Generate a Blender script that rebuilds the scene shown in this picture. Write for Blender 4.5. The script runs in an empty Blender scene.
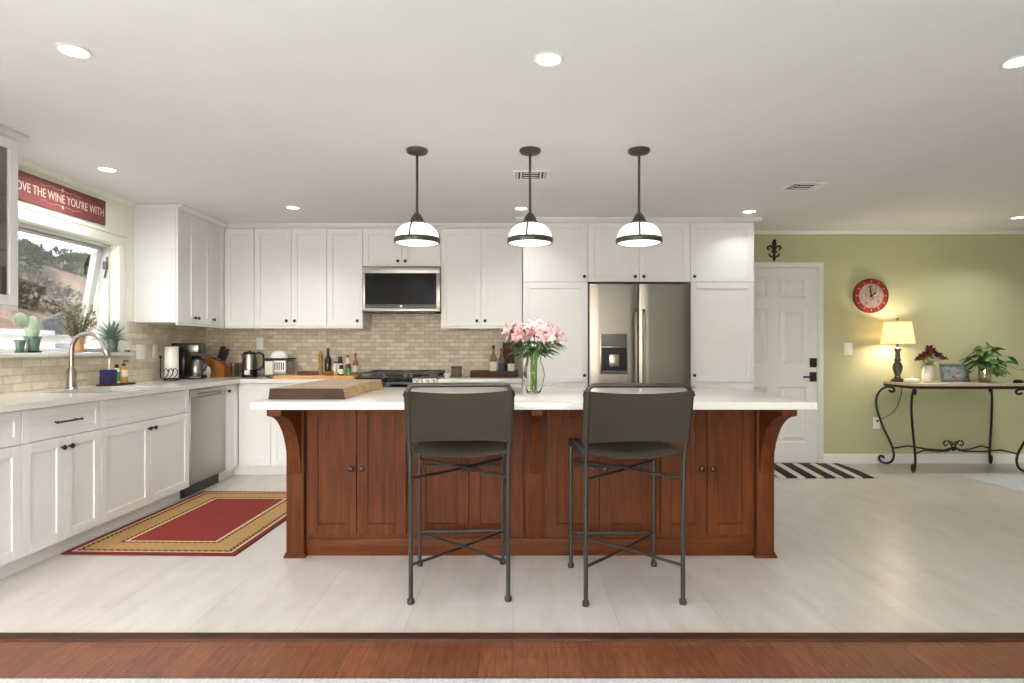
import bpy, bmesh, math, random
from mathutils import Vector, Matrix
random.seed(7)
PI = math.pi
scene = bpy.context.scene
COL = scene.collection

# ------------------------------------------------------------------ camera, world, sun, exposure
CAMH = 1.19
cam_d = bpy.data.cameras.new('camera'); cam = bpy.data.objects.new('camera', cam_d); COL.objects.link(cam)
cam.location = (0, 0, CAMH); cam.rotation_euler = (PI/2, 0, 0)
cam_d.sensor_width = 36; cam_d.lens = 36*600/1024; cam_d.shift_x = -1/1024; cam_d.shift_y = 7.5/1024
cam_d.clip_start = 0.05
scene.camera = cam
scene.view_settings.view_transform = 'Standard'
try: scene.view_settings.look = 'None'
except Exception: pass
scene.view_settings.gamma = 1; scene.view_settings.use_curve_mapping = False
scene.view_settings.exposure = 0.1
K_CAN, K_PEND, K_SKY, K_SUN, K_LAMP = 4.0, 3.0, 1.7, 12.0, 8.5

w = bpy.data.worlds.new('sky'); scene.world = w; w.use_nodes = True
nt = w.node_tree; nt.nodes.clear()
sky = nt.nodes.new('ShaderNodeTexSky'); sky.sky_type = 'NISHITA'; sky.sun_disc = False
sky.sun_elevation = math.radians(40); sky.sun_rotation = math.radians(170); sky.air_density = 1.0; sky.dust_density = 2.0
hsv = nt.nodes.new('ShaderNodeHueSaturation'); hsv.inputs['Saturation'].default_value = 0.5
bg = nt.nodes.new('ShaderNodeBackground'); bg.inputs['Strength'].default_value = K_SKY
out = nt.nodes.new('ShaderNodeOutputWorld')
nt.links.new(sky.outputs[0], hsv.inputs['Color']); nt.links.new(hsv.outputs[0], bg.inputs['Color']); nt.links.new(bg.outputs[0], out.inputs[0])

sd = bpy.data.lights.new('sun', 'SUN'); sun = bpy.data.objects.new('sun', sd); COL.objects.link(sun)
sd.energy = K_SUN; sd.angle = math.radians(0.6); sd.color = (.96, .98, 1)
ELEV = math.radians(40)
sdir = Vector((-.22, .97, 0)).normalized()*math.cos(ELEV) + Vector((0, 0, -math.sin(ELEV)))
sun.rotation_euler = sdir.to_track_quat('-Z', 'Y').to_euler(); sun.location = (2, -9, 8)

CEIL = 2.415
XL, XR, YB, YR = -3.2, 6.6, 6.25, -3.2        # left wall, right wall, back wall, rear wall
def light(name, kind, loc, energy, color=(.96, .98, 1), size=.1, rot=(0, 0, 0), **k):
    d = bpy.data.lights.new(name, kind); o = bpy.data.objects.new(name, d); COL.objects.link(o)
    o.location = loc; o.rotation_euler = rot; d.energy = energy; d.color = color
    if kind == 'AREA':
        d.shape = k.get('shape', 'DISK'); d.size = size
        if 'size_y' in k: d.size_y = k['size_y']
        if 'spread' in k: d.spread = k['spread']
        if k.get('portal'): d.cycles.is_portal = True
    else: d.shadow_soft_size = size
    return o
# the sky comes in through the glazed doors added behind the camera, the window on the right and the one over the sink
light('sky_portal_rear', 'AREA', (-.65, YR+.02, 1.1), 1, size=4.5, size_y=2.1, rot=(PI/2, 0, PI), shape='RECTANGLE', portal=True)
light('sky_portal_side', 'AREA', (XR-.02, 5.25, 1.475), 1, size=1.3, size_y=1.15, rot=(PI/2, 0, PI/2), shape='RECTANGLE', portal=True)
light('sky_portal_left', 'AREA', (XL-.02, -.85, 1.1), 1, size=3.7, size_y=2.1, rot=(PI/2, 0, -PI/2), shape='RECTANGLE', portal=True)
light('sky_portal_sink', 'AREA', (XL-.02, 4.1, 1.6), 1, size=1.5, size_y=.86, rot=(PI/2, 0, -PI/2), shape='RECTANGLE', portal=True)

# ------------------------------------------------------------------ materials
def srgb(*c):
    return tuple(((v/255)/12.92 if v/255 <= .04045 else ((v/255+.055)/1.055)**2.4) for v in c) + (1,)
class NT:
    def __init__(s, name):
        s.m = bpy.data.materials.new(name); s.m.use_nodes = True; s.t = s.m.node_tree
        s.b = s.t.nodes['Principled BSDF']
    def n(s, kind, **k):
        x = s.t.nodes.new(kind)
        for a, v in k.items():
            if a in x.inputs.keys(): x.inputs[a].default_value = v
            else: setattr(x, a, v)
        return x
    def l(s, a, b): s.t.links.new(a, b)
def set_in(b, **k):
    for a, v in k.items(): b.inputs[a.replace('_', ' ')].default_value = v
def mat(name, col, rough=.5, metal=0, var=.04, scale=6, bump=0, bscale=80, stretch=(1, 1, 1), spec=None, coat=0, trans=0, emit=None, es=0, ior=None):
    N = NT(name); b = N.b
    set_in(b, Roughness=rough, Metallic=metal)
    if spec is not None: b.inputs['Specular IOR Level'].default_value = spec
    if coat: b.inputs['Coat Weight'].default_value = coat
    if trans: b.inputs['Transmission Weight'].default_value = trans
    if ior: b.inputs['IOR'].default_value = ior
    tc = N.n('ShaderNodeTexCoord'); mp = N.n('ShaderNodeMapping'); mp.inputs['Scale'].default_value = stretch
    N.l(tc.outputs['Object'], mp.inputs['Vector'])
    nz = N.n('ShaderNodeTexNoise', Scale=scale, Detail=4.0)
    N.l(mp.outputs[0], nz.inputs['Vector'])
    r = N.n('ShaderNodeValToRGB')
    c = Vector(col[:3])
    r.color_ramp.elements[0].position = .3; r.color_ramp.elements[1].position = .7
    r.color_ramp.elements[0].color = tuple(c*(1-var)) + (1,); r.color_ramp.elements[1].color = tuple(min(1, v) for v in c*(1+var)) + (1,)
    N.l(nz.outputs['Fac'], r.inputs[0]); N.l(r.outputs[0], b.inputs['Base Color'])
    if bump:
        n2 = N.n('ShaderNodeTexNoise', Scale=bscale, Detail=3.0); N.l(mp.outputs[0], n2.inputs['Vector'])
        bp = N.n('ShaderNodeBump', Strength=bump, Distance=.002); N.l(n2.outputs['Fac'], bp.inputs['Height']); N.l(bp.outputs[0], b.inputs['Normal'])
    if emit:
        b.inputs['Emission Color'].default_value = emit; b.inputs['Emission Strength'].default_value = es
    return N.m
def wood(name, c0, c1, rough=.4, scale=3.0, stretch=(14, 14, 1), coat=.1, contrast=(.3, .7)):
    N = NT(name); b = N.b; set_in(b, Roughness=rough); b.inputs['Coat Weight'].default_value = 0; b.inputs['Specular IOR Level'].default_value = .16
    tc = N.n('ShaderNodeTexCoord'); mp = N.n('ShaderNodeMapping'); mp.inputs['Scale'].default_value = stretch
    N.l(tc.outputs['Object'], mp.inputs['Vector'])
    n1 = N.n('ShaderNodeTexNoise', Scale=scale, Detail=6.0, Roughness=.6, Distortion=.6); N.l(mp.outputs[0], n1.inputs['Vector'])
    n2 = N.n('ShaderNodeTexNoise', Scale=1.3, Detail=2.0); N.l(tc.outputs['Object'], n2.inputs['Vector'])
    mx = N.n('ShaderNodeMath', operation='MULTIPLY_ADD'); N.l(n1.outputs['Fac'], mx.inputs[0]); mx.inputs[1].default_value = .7
    m2 = N.n('ShaderNodeMath', operation='MULTIPLY'); N.l(n2.outputs['Fac'], m2.inputs[0]); m2.inputs[1].default_value = .3; N.l(m2.outputs[0], mx.inputs[2])
    r = N.n('ShaderNodeValToRGB'); r.color_ramp.elements[0].position, r.color_ramp.elements[1].position = contrast
    r.color_ramp.elements[0].color = c0; r.color_ramp.elements[1].color = c1
    N.l(mx.outputs[0], r.inputs[0]); N.l(r.outputs[0], b.inputs['Base Color'])
    bp = N.n('ShaderNodeBump', Strength=.08, Distance=.002); N.l(n1.outputs['Fac'], bp.inputs['Height']); N.l(bp.outputs[0], b.inputs['Normal'])
    return N.m
def brick(name, axes, c1, c2, mortar, bw, bh, ms, rough, offset=.5, bump=.4, stone=.25, stone_scale=9, stone_stretch=(1, 1, 1), squash=1.0):
    N = NT(name); b = N.b; set_in(b, Roughness=rough)
    tc = N.n('ShaderNodeTexCoord'); sp = N.n('ShaderNodeSeparateXYZ'); cb = N.n('ShaderNodeCombineXYZ')
    N.l(tc.outputs['Object'], sp.inputs[0]); N.l(sp.outputs[axes[0]], cb.inputs[0]); N.l(sp.outputs[axes[1]], cb.inputs[1])
    br = N.n('ShaderNodeTexBrick', offset=offset, squash=squash)
    br.inputs['Color1'].default_value = c1; br.inputs['Color2'].default_value = c2; br.inputs['Mortar'].default_value = mortar
    br.inputs['Scale'].default_value = 1; br.inputs['Brick Width'].default_value = bw; br.inputs['Row Height'].default_value = bh
    br.inputs['Mortar Size'].default_value = ms; br.inputs['Mortar Smooth'].default_value = .2; br.inputs['Bias'].default_value = 0
    N.l(cb.outputs[0], br.inputs['Vector'])
    mp = N.n('ShaderNodeMapping'); mp.inputs['Scale'].default_value = stone_stretch; N.l(tc.outputs['Object'], mp.inputs[0])
    nz = N.n('ShaderNodeTexNoise', Scale=stone_scale, Detail=6.0, Roughness=.65, Distortion=.3); N.l(mp.outputs[0], nz.inputs['Vector'])
    r = N.n('ShaderNodeValToRGB'); r.color_ramp.elements[0].position = .3; r.color_ramp.elements[1].position = .72
    v = 1-stone; r.color_ramp.elements[0].color = (v, v*.98, v*.95, 1); r.color_ramp.elements[1].color = (1, 1, 1, 1)
    N.l(nz.outputs['Fac'], r.inputs[0])
    mx = N.n('ShaderNodeMix', data_type='RGBA', blend_type='MULTIPLY'); mx.inputs[0].default_value = 1
    N.l(br.outputs['Color'], mx.inputs[6]); N.l(r.outputs[0], mx.inputs[7]); N.l(mx.outputs[2], b.inputs['Base Color'])
    iv = N.n('ShaderNodeMath', operation='SUBTRACT'); iv.inputs[0].default_value = 1; N.l(br.outputs['Fac'], iv.inputs[1])
    bp = N.n('ShaderNodeBump', Strength=bump, Distance=.002); N.l(iv.outputs[0], bp.inputs['Height']); N.l(bp.outputs[0], b.inputs['Normal'])
    return N.m
def glass(name, tint=(1, 1, 1, 1), refl=.08, rough=.0):
    N = NT(name); t = N.t; t.nodes.remove(N.b); o = t.nodes['Material Output']
    tr = N.n('ShaderNodeBsdfTransparent'); tr.inputs[0].default_value = tint
    gl = N.n('ShaderNodeBsdfGlossy'); gl.inputs['Roughness'].default_value = max(rough, .02)
    lw = N.n('ShaderNodeLayerWeight', Blend=.25)
    m = N.n('ShaderNodeMath', operation='MULTIPLY_ADD'); N.l(lw.outputs['Facing'], m.inputs[0]); m.inputs[1].default_value = .45; m.inputs[2].default_value = refl
    mx = N.n('ShaderNodeMixShader'); N.l(m.outputs[0], mx.inputs[0]); N.l(tr.outputs[0], mx.inputs[1]); N.l(gl.outputs[0], mx.inputs[2])
    N.l(mx.outputs[0], o.inputs[0]); return N.m
def stripes(name, c0, c1, ax, ay, period, duty=.5, rough=.9):
    N = NT(name); b = N.b; set_in(b, Roughness=rough)
    tc = N.n('ShaderNodeTexCoord'); sp = N.n('ShaderNodeSeparateXYZ'); N.l(tc.outputs['Object'], sp.inputs[0])
    m1 = N.n('ShaderNodeMath', operation='MULTIPLY'); m1.inputs[1].default_value = ax/period; N.l(sp.outputs[0], m1.inputs[0])
    m2 = N.n('ShaderNodeMath', operation='MULTIPLY_ADD'); m2.inputs[1].default_value = ay/period; N.l(sp.outputs[1], m2.inputs[0]); N.l(m1.outputs[0], m2.inputs[2])
    fr = N.n('ShaderNodeMath', operation='FRACT'); N.l(m2.outputs[0], fr.inputs[0])
    gt = N.n('ShaderNodeMath', operation='GREATER_THAN'); gt.inputs[1].default_value = duty; N.l(fr.outputs[0], gt.inputs[0])
    mx = N.n('ShaderNodeMix', data_type='RGBA'); mx.inputs[6].default_value = c0; mx.inputs[7].default_value = c1
    N.l(gt.outputs[0], mx.inputs[0]); N.l(mx.outputs[2], b.inputs['Base Color']); return N.m

M = {}
M['white'] = mat('white_cabinet_paint', srgb(231, 230, 227), .38, var=.01)
M['trimwhite'] = mat('white_trim_paint', srgb(231, 230, 226), .4, var=.01)
M['ceil'] = mat('ceiling_paint', srgb(233, 232, 230), .9, var=.012, bump=.1, bscale=60)
M['greenlit'] = mat('sage_wall_paint_lit', srgb(246, 247, 230), .8, var=.015, bump=.08, bscale=90)  # the sage paint lightened to carry the window glare on this wall
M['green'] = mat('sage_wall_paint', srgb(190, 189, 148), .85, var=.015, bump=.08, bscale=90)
M['quartz'] = mat('white_quartz', srgb(224, 221, 214), .13, var=.02, scale=14)
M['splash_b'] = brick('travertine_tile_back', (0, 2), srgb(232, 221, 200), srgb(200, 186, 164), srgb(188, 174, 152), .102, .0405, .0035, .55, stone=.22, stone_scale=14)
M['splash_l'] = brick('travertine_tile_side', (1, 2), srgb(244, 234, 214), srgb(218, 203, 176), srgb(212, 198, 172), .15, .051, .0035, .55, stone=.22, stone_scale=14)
M['tile'] = brick('stone_floor_tile', (1, 0), srgb(224, 215, 207), srgb(217, 207, 198), srgb(204, 193, 183), .92, .46, .0025, .3, stone=.17, stone_scale=3, stone_stretch=(3, .8, 1), bump=.15)
M['hard'] = brick('hardwood_planks', (1, 0), srgb(152, 92, 60), srgb(132, 78, 50), srgb(90, 52, 34), 1.2, .13, .0015, .4, stone=.6, stone_scale=5, stone_stretch=(16, 1.6, 1), offset=.37, bump=.1)
M['island'] = wood('island_stained_wood', srgb(60, 28, 9), srgb(104, 54, 22), .55)
M['islandh'] = wood('island_stained_wood_rail', srgb(60, 28, 9), srgb(104, 54, 22), .55, stretch=(1, 14, 14))
M['darkwood'] = wood('dark_tray_wood', srgb(52, 30, 20), srgb(84, 52, 34), .5, stretch=(2, 16, 16))
M['board'] = wood('walnut_board', srgb(142, 116, 94), srgb(196, 172, 146), .5, stretch=(16, 1.5, 16), coat=0)
M['boardend'] = wood('walnut_board_end', srgb(52, 34, 26), srgb(84, 60, 46), .55, stretch=(3, 3, 26), coat=0)
M['boardedge'] = wood('walnut_board_bark_edge', srgb(138, 110, 78), srgb(196, 168, 128), .6, stretch=(4, 3, 18), coat=0)
M['lightboard'] = wood('maple_board', srgb(196, 146, 92), srgb(222, 178, 124), .5, stretch=(1.5, 16, 16), coat=0)
M['block'] = wood('knife_block_wood', srgb(128, 76, 36), srgb(172, 112, 60), .45)
M['olive'] = wood('mill_wood', srgb(120, 92, 48), srgb(176, 144, 84), .35)
M['black'] = mat('black_metal', srgb(30, 28, 27), .4, var=.1)
M['blackplastic'] = mat('black_plastic', srgb(20, 19, 19), .3, var=.05)
M['blackglass'] = mat('black_glass', srgb(9, 9, 10), .12, var=.02, spec=.15)
M['iron'] = mat('wrought_iron', srgb(38, 34, 32), .5, metal=.3, var=.15, bump=.2)
M['bronze'] = mat('bronze_metal', srgb(84, 80, 76), .38, metal=.6, var=.1)
M['stoolmetal'] = mat('gunmetal_tube', srgb(62, 60, 57), .42, metal=.6, var=.08)
M['leather'] = mat('olive_black_leather', srgb(52, 48, 39), .6, var=.1, spec=.18, scale=5, bump=.25, bscale=160)
M['steel'] = mat('brushed_steel', srgb(160, 156, 150), .34, metal=1, var=.03, scale=2, stretch=(1, 1, 60))
M['fridge'] = mat('brushed_steel_fridge', srgb(138, 133, 126), .3, metal=1, var=.05, scale=3, stretch=(1, 1, .4), bump=.5, bscale=2.2)
M['chrome'] = mat('brushed_nickel', srgb(166, 158, 148), .32, metal=1, var=.02)
M['dark'] = mat('dark_recess', srgb(24, 23, 22), .6, var=.05)
M['grey'] = mat('grey_plastic', srgb(92, 92, 92), .4, var=.05)
M['opal'] = mat('lit_opal_glass', srgb(250, 248, 242), .35, var=.005, emit=(1, .95, .86, 1), es=1.3)
M['lens'] = mat('lit_downlight_lens', srgb(255, 252, 245), .4, var=.005, emit=(1, .94, .84, 1), es=9)
M['glass'] = glass('clear_window_glass')
M['vaseglass'] = mat('clear_vase_glass', (1, 1, 1, 1), .02, var=0, trans=1, ior=1.18)
M['jarglass'] = mat('smoky_glass', srgb(190, 170, 150), .04, var=0, trans=.92, ior=1.3)
M['greenglass'] = mat('dark_green_glass', srgb(34, 40, 24), .06, var=.05, trans=.3)
M['brownglass'] = mat('dark_brown_glass', srgb(40, 24, 14), .06, var=.05, trans=.3)
M['plate'] = mat('white_plastic', srgb(238, 236, 228), .35, var=.005)
M['ceramic'] = mat('white_ceramic', srgb(240, 236, 228), .2, var=.01, coat=.3)
M['tick'] = mat('faded_pink_paint', srgb(196, 130, 124), .6, var=.1)
M['cream'] = mat('cream_letter_paint', srgb(232, 208, 190), .7, var=.02)
M['maroon'] = mat('maroon_sign_board', srgb(134, 70, 68), .75, var=.06)
M['terra'] = mat('terracotta', srgb(206, 158, 122), .85, var=.06)
M['greenpot'] = mat('green_glazed_pot', srgb(92, 116, 100), .3, var=.08)
M['cactus'] = mat('cactus_skin', srgb(166, 184, 158), .7, var=.14, scale=60, bump=.6, bscale=90)
M['aloe'] = mat('agave_leaf', srgb(132, 150, 136), .55, var=.15, scale=12)
M['twig'] = mat('dry_twig', srgb(128, 108, 84), .8, var=.1)
M['twigleaf'] = mat('dry_olive_leaf', srgb(146, 142, 98), .7, var=.2, scale=9)
M['leaf'] = mat('green_leaf', srgb(78, 116, 54), .42, var=.25, scale=9)
M['leaf2'] = mat('dark_green_leaf', srgb(60, 98, 36), .45, var=.3, scale=12)
M['stem'] = mat('green_stem', srgb(110, 146, 66), .5, var=.1)
M['pink'] = mat('pink_lily_petal', srgb(228, 194, 195), .6, var=.08, scale=22)
M['pinkdeep'] = mat('deep_pink_lily_petal', srgb(206, 138, 148), .6, var=.1, scale=22)
M['redpetal'] = mat('burgundy_petal', srgb(100, 30, 36), .6, var=.25, scale=20)
M['anther'] = mat('rust_anther', srgb(96, 48, 30), .8)
M['rugfield'] = mat('rug_red_pile', srgb(132, 38, 24), .95, var=.12, scale=40, bump=.5, bscale=300)
M['rugtan'] = mat('rug_tan_pile', srgb(178, 142, 86), .95, var=.12, scale=60, bump=.5, bscale=300)
M['rugdark'] = mat('rug_dark_red_pile', srgb(104, 22, 28), .95, var=.12, scale=40, bump=.5, bscale=300)
M['rugcream'] = mat('rug_cream_pile', srgb(214, 186, 136), .95, var=.1, scale=40, bump=.5, bscale=300)
M['rugcheck'] = stripes('rug_checked_pile', srgb(92, 34, 28), srgb(150, 104, 66), 1, 1, .04)
M['mat'] = stripes('striped_mat_weave', srgb(26, 24, 24), srgb(208, 200, 188), 1, -.12, .175, .6)
M['greyrug'] = mat('grey_shag', srgb(214, 215, 216), .95, var=.2, scale=90, bump=1, bscale=200)
M['stone'] = mat('tan_stone_top', srgb(206, 186, 160), .4, var=.12, scale=18)
M['clockred'] = mat('clock_red_band', srgb(126, 34, 38), .45, var=.3, scale=30)
M['clockface'] = mat('aged_clock_face', srgb(156, 138, 132), .6, var=.42, scale=26)
M['shade'] = None
M['frame'] = mat('grey_blue_frame', srgb(110, 118, 118), .5, var=.1)
M['earth'] = mat('hill_earth', srgb(122, 102, 84), .95, var=.5, scale=1.6, bump=1, bscale=9)
M['shrub1'] = mat('shrub_green', srgb(98, 112, 70), .7, var=.35, scale=3)
M['shrub2'] = mat('shrub_dark_green', srgb(66, 82, 54), .7, var=.35, scale=3)
M['brush'] = mat('grey_brown_brush', srgb(98, 88, 76), .9, var=.35, scale=3)
M['dry'] = mat('dry_brush', srgb(168, 146, 104), .9, var=.3, scale=3)
M['blue'] = mat('navy_blue_box', srgb(38, 36, 84), .5, var=.05)
M['greenlab'] = mat('green_label', srgb(70, 150, 60), .5, var=.05)
M['orange'] = mat('amber_soap', srgb(226, 160, 80), .3, var=.05, trans=.3)
M['redcap'] = mat('red_cap', srgb(150, 30, 26), .4, var=.05)
M['spice'] = mat('spice_fill', srgb(140, 88, 48), .6, var=.2, scale=60)
M['greencap'] = mat('green_cap', srgb(60, 96, 46), .5, var=.05)
M['mug'] = mat('brown_stoneware', srgb(104, 88, 74), .4, var=.15)
M['label'] = mat('paper_label', srgb(222, 214, 196), .7, var=.06)
M['navylabel'] = mat('navy_label', srgb(60, 60, 92), .6, var=.2, scale=40)
M['book'] = mat('dark_red_cover', srgb(84, 40, 36), .6, var=.1)
M['concrete'] = mat('pale_bounce_concrete', srgb(226, 222, 214), .9, var=.05)
M['tinted'] = glass('tinted_window_glass', (.12, .12, .12, 1))
M['lowe'] = glass('grey_window_glass', (.6, .6, .6, 1))
M['soil'] = mat('soil', srgb(70, 54, 42), .95, var=.2)
M['brass'] = mat('silver_glass_jar', srgb(196, 190, 176), .12, metal=.9, var=.1)
N = NT('lit_lampshade_linen'); t = N.t; o_ = t.nodes['Material Output']; t.nodes.remove(N.b)
df = N.n('ShaderNodeBsdfDiffuse'); df.inputs[0].default_value = srgb(244, 232, 208)
tl = N.n('ShaderNodeBsdfTranslucent'); tl.inputs[0].default_value = srgb(250, 232, 196)
nz = N.n('ShaderNodeTexNoise', Scale=120.0); bp = N.n('ShaderNodeBump', Strength=.1); N.l(nz.outputs['Fac'], bp.inputs['Height']); N.l(bp.outputs[0], df.inputs['Normal'])
mx = N.n('ShaderNodeMixShader'); mx.inputs[0].default_value = .6
N.l(df.outputs[0], mx.inputs[1]); N.l(tl.outputs[0], mx.inputs[2]); N.l(mx.outputs[0], o_.inputs[0]); M['shade'] = N.m
# the little painting in the frame: soft patches of flower colours
N = NT('flower_painting'); tc = N.n('ShaderNodeTexCoord'); vr = N.n('ShaderNodeTexVoronoi', Scale=42.0); N.l(tc.outputs['Object'], vr.inputs['Vector'])
nz = N.n('ShaderNodeTexNoise', Scale=14.0); N.l(tc.outputs['Object'], nz.inputs['Vector'])
r = N.n('ShaderNodeValToRGB'); e = r.color_ramp.elements; e[0].position = .40; e[0].color = (0, 0, 0, 1); e[1].position = .50; e[1].color = (1, 1, 1, 1); N.l(nz.outputs['Fac'], r.inputs[0])
hs = N.n('ShaderNodeHueSaturation', Saturation=.75, Value=.45); N.l(vr.outputs['Color'], hs.inputs['Color'])
mx = N.n('ShaderNodeMix', data_type='RGBA'); mx.inputs[6].default_value = srgb(150, 156, 160); N.l(r.outputs[0], mx.inputs[0]); N.l(hs.outputs[0], mx.inputs[7]); N.l(mx.outputs[2], N.b.inputs['Base Color']); M['painting'] = N.m

# ------------------------------------------------------------------ mesh builder
class MB:
    def __init__(s): s.bm = bmesh.new(); s.i = 0
    def _mat(s, faces):
        for f in faces: f.material_index = s.i
    def box(s, x0, x1, y0, y1, z0, z1, bev=0, seg=2, rot=None, about=None):
        vs = [s.bm.verts.new((x, y, z)) for x in (x0, x1) for y in (y0, y1) for z in (z0, z1)]
        q = [(0, 1, 3, 2), (4, 6, 7, 5), (0, 4, 5, 1), (2, 3, 7, 6), (0, 2, 6, 4), (1, 5, 7, 3)]
        fs = [s.bm.faces.new([vs[i] for i in f]) for f in q]
        s._mat(fs)
        if rot is not None:
            c = Vector(about) if about else Vector(((x0+x1)/2, (y0+y1)/2, (z0+z1)/2))
            bmesh.ops.rotate(s.bm, cent=c, matrix=rot, verts=vs)
        if bev:
            es = list({e for f in fs for e in f.edges})
            r = bmesh.ops.bevel(s.bm, geom=es, offset=bev, segments=seg, affect='EDGES', profile=.5, clamp_overlap=True)
            s._mat(r['faces'])
        return s
    def ring(s, c, u, v, r, seg): return [s.bm.verts.new(c + u*(r*math.cos(2*PI*k/seg)) + v*(r*math.sin(2*PI*k/seg))) for k in range(seg)]
    def skin(s, rings, caps=True, closed=False):
        fs = []
        n = len(rings[0]); m = len(rings)
        for a in range(m if closed else m-1):
            A, B = rings[a], rings[(a+1) % m]
            for k in range(n): fs.append(s.bm.faces.new((A[k], A[(k+1) % n], B[(k+1) % n], B[k])))
        if caps and not closed:
            fs.append(s.bm.faces.new(list(reversed(rings[0])))); fs.append(s.bm.faces.new(rings[-1]))
        s._mat(fs); return s
    def tube(s, pts, r, seg=8, closed=False, flat=1.0):
        P = [Vector(p) for p in pts]; n = len(P)
        R = r if isinstance(r, (list, tuple)) else [r]*n
        rings = []; prev = None
        for i in range(n):
            a = P[i-1] if (i > 0 or closed) else P[i]; b = P[(i+1) % n] if (i < n-1 or closed) else P[i]
            d = (b-a).normalized()
            if prev is None:
                u = d.cross(Vector((0, 0, 1)));
                if u.length < .1: u = d.cross(Vector((1, 0, 0)))
                u.normalize()
            else:
                u = prev - d*prev.dot(d); u.normalize()
            prev = u; v = d.cross(u)
            rings.append(s.ring(P[i], u, v*flat, R[i], seg))
        return s.skin(rings, closed=closed)
    def cyl(s, a, b, r0, r1=None, seg=16): return s.tube([a, b], [r0, r0 if r1 is None else r1], seg)
    def lathe(s, prof, c=(0, 0, 0), seg=24, sx=1, sy=1, caps=True):
        rings = []
        for (r, z) in prof:
            r = max(r, .0004)
            rings.append([s.bm.verts.new((c[0]+sx*r*math.cos(2*PI*k/seg), c[1]+sy*r*math.sin(2*PI*k/seg), c[2]+z)) for k in range(seg)])
        return s.skin(rings, caps=caps)
    def prism(s, poly, axis, a, b):
        def P(u, v, t): return {'y': (u, t, v), 'x': (t, u, v), 'z': (u, v, t)}[axis]
        A = [s.bm.verts.new(P(u, v, a)) for u, v in poly]; B = [s.bm.verts.new(P(u, v, b)) for u, v in poly]
        return s.skin([A, B])
    def ball(s, c, r, seg=14, sx=1, sy=1, sz=1):
        n = max(5, seg//2)
        return s.lathe([(r*math.sin(PI*k/n), -r*sz*math.cos(PI*k/n)) for k in range(n+1)], c, seg, sx, sy)
    def leaf(s, p, d, L, W, droop=.2, fold=.15, n=5, tipw=.0, peak=.45, up=Vector((0, 0, 1)), roll=0):
        p = Vector(p); d = Vector(d).normalized(); side = d.cross(up)
        if side.length < .05: side = d.cross(Vector((1, .3, 0)))
        side.normalize(); nrm = side.cross(d)
        if roll: side = (side*math.cos(roll) + nrm*math.sin(roll)); nrm = side.cross(d)
        rows = []
        for k in range(n+1):
            t = k/n
            c = p + d*(L*t) - nrm*(droop*L*t*t)
            wv = W/2*(max(0, math.sin(PI*min(1, t**(math.log(.5)/math.log(peak)))))**.8 + (.12 if k == 0 else 0)) + .0006
            rows.append([s.bm.verts.new(c - side*wv + nrm*fold*wv), s.bm.verts.new(c), s.bm.verts.new(c + side*wv + nrm*fold*wv)])
        fs = []
        for a, b in zip(rows, rows[1:]):
            fs += [s.bm.faces.new((a[0], a[1], b[1], b[0])), s.bm.faces.new((a[1], a[2], b[2], b[1]))]
        s._mat(fs); return s
    def build(s, name, m, parent=None, smooth=35, loc=None, kind=None):
        bmesh.ops.recalc_face_normals(s.bm, faces=s.bm.faces) if smooth != 'leaf' else None
        me = bpy.data.meshes.new(name); s.bm.to_mesh(me); s.bm.free()
        ms = m if isinstance(m, (list, tuple)) else [m]
        for k in ms: me.materials.append(M[k] if isinstance(k, str) else k)
        if smooth:
            me.shade_smooth()
            if smooth != 'leaf': me.set_sharp_from_angle(angle=math.radians(smooth))
        o = bpy.data.objects.new(name, me); COL.objects.link(o)
        if parent is not None: o.parent = parent
        if loc is not None: o.location = loc
        if kind: o['kind'] = kind
        return o
def thing(name, label, cat, loc=(0, 0, 0), rotz=0, group=None):
    o = bpy.data.objects.new(name, None); COL.objects.link(o); o.empty_display_size = .1
    o.location = loc; o.rotation_euler = (0, 0, rotz); o['label'] = label; o['category'] = cat
    if group: o['group'] = group
    return o
def tag(o, label, cat, group=None):
    o['label'] = label; o['category'] = cat
    if group: o['group'] = group
    return o
def copy_tree(o, parent=None):
    c = o.copy(); COL.objects.link(c)
    if parent is not None:
        c.parent = parent; c.matrix_parent_inverse = o.matrix_parent_inverse
    for ch in [x for x in bpy.data.objects if x.parent == o]: copy_tree(ch, c)
    return c
def dup(root, loc, label=None, group=None, rotz=None):
    c = copy_tree(root); c.location = loc
    if rotz is not None: c.rotation_euler = (0, 0, rotz)
    if label: c['label'] = label
    if group: c['group'] = group
    return c
def struct(name, mb, m, parent=None, smooth=35): return mb.build(name, m, parent, smooth, kind='structure')
def arc(c, r, a0, a1, n, ax='xz'):
    P = []
    for k in range(n+1):
        a = math.radians(a0+(a1-a0)*k/n); u, v = r*math.cos(a), r*math.sin(a)
        P.append({'xz': (c[0]+u, c[1], c[2]+v), 'yz': (c[0], c[1]+u, c[2]+v), 'xy': (c[0]+u, c[1]+v, c[2])}[ax])
    return P

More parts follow.
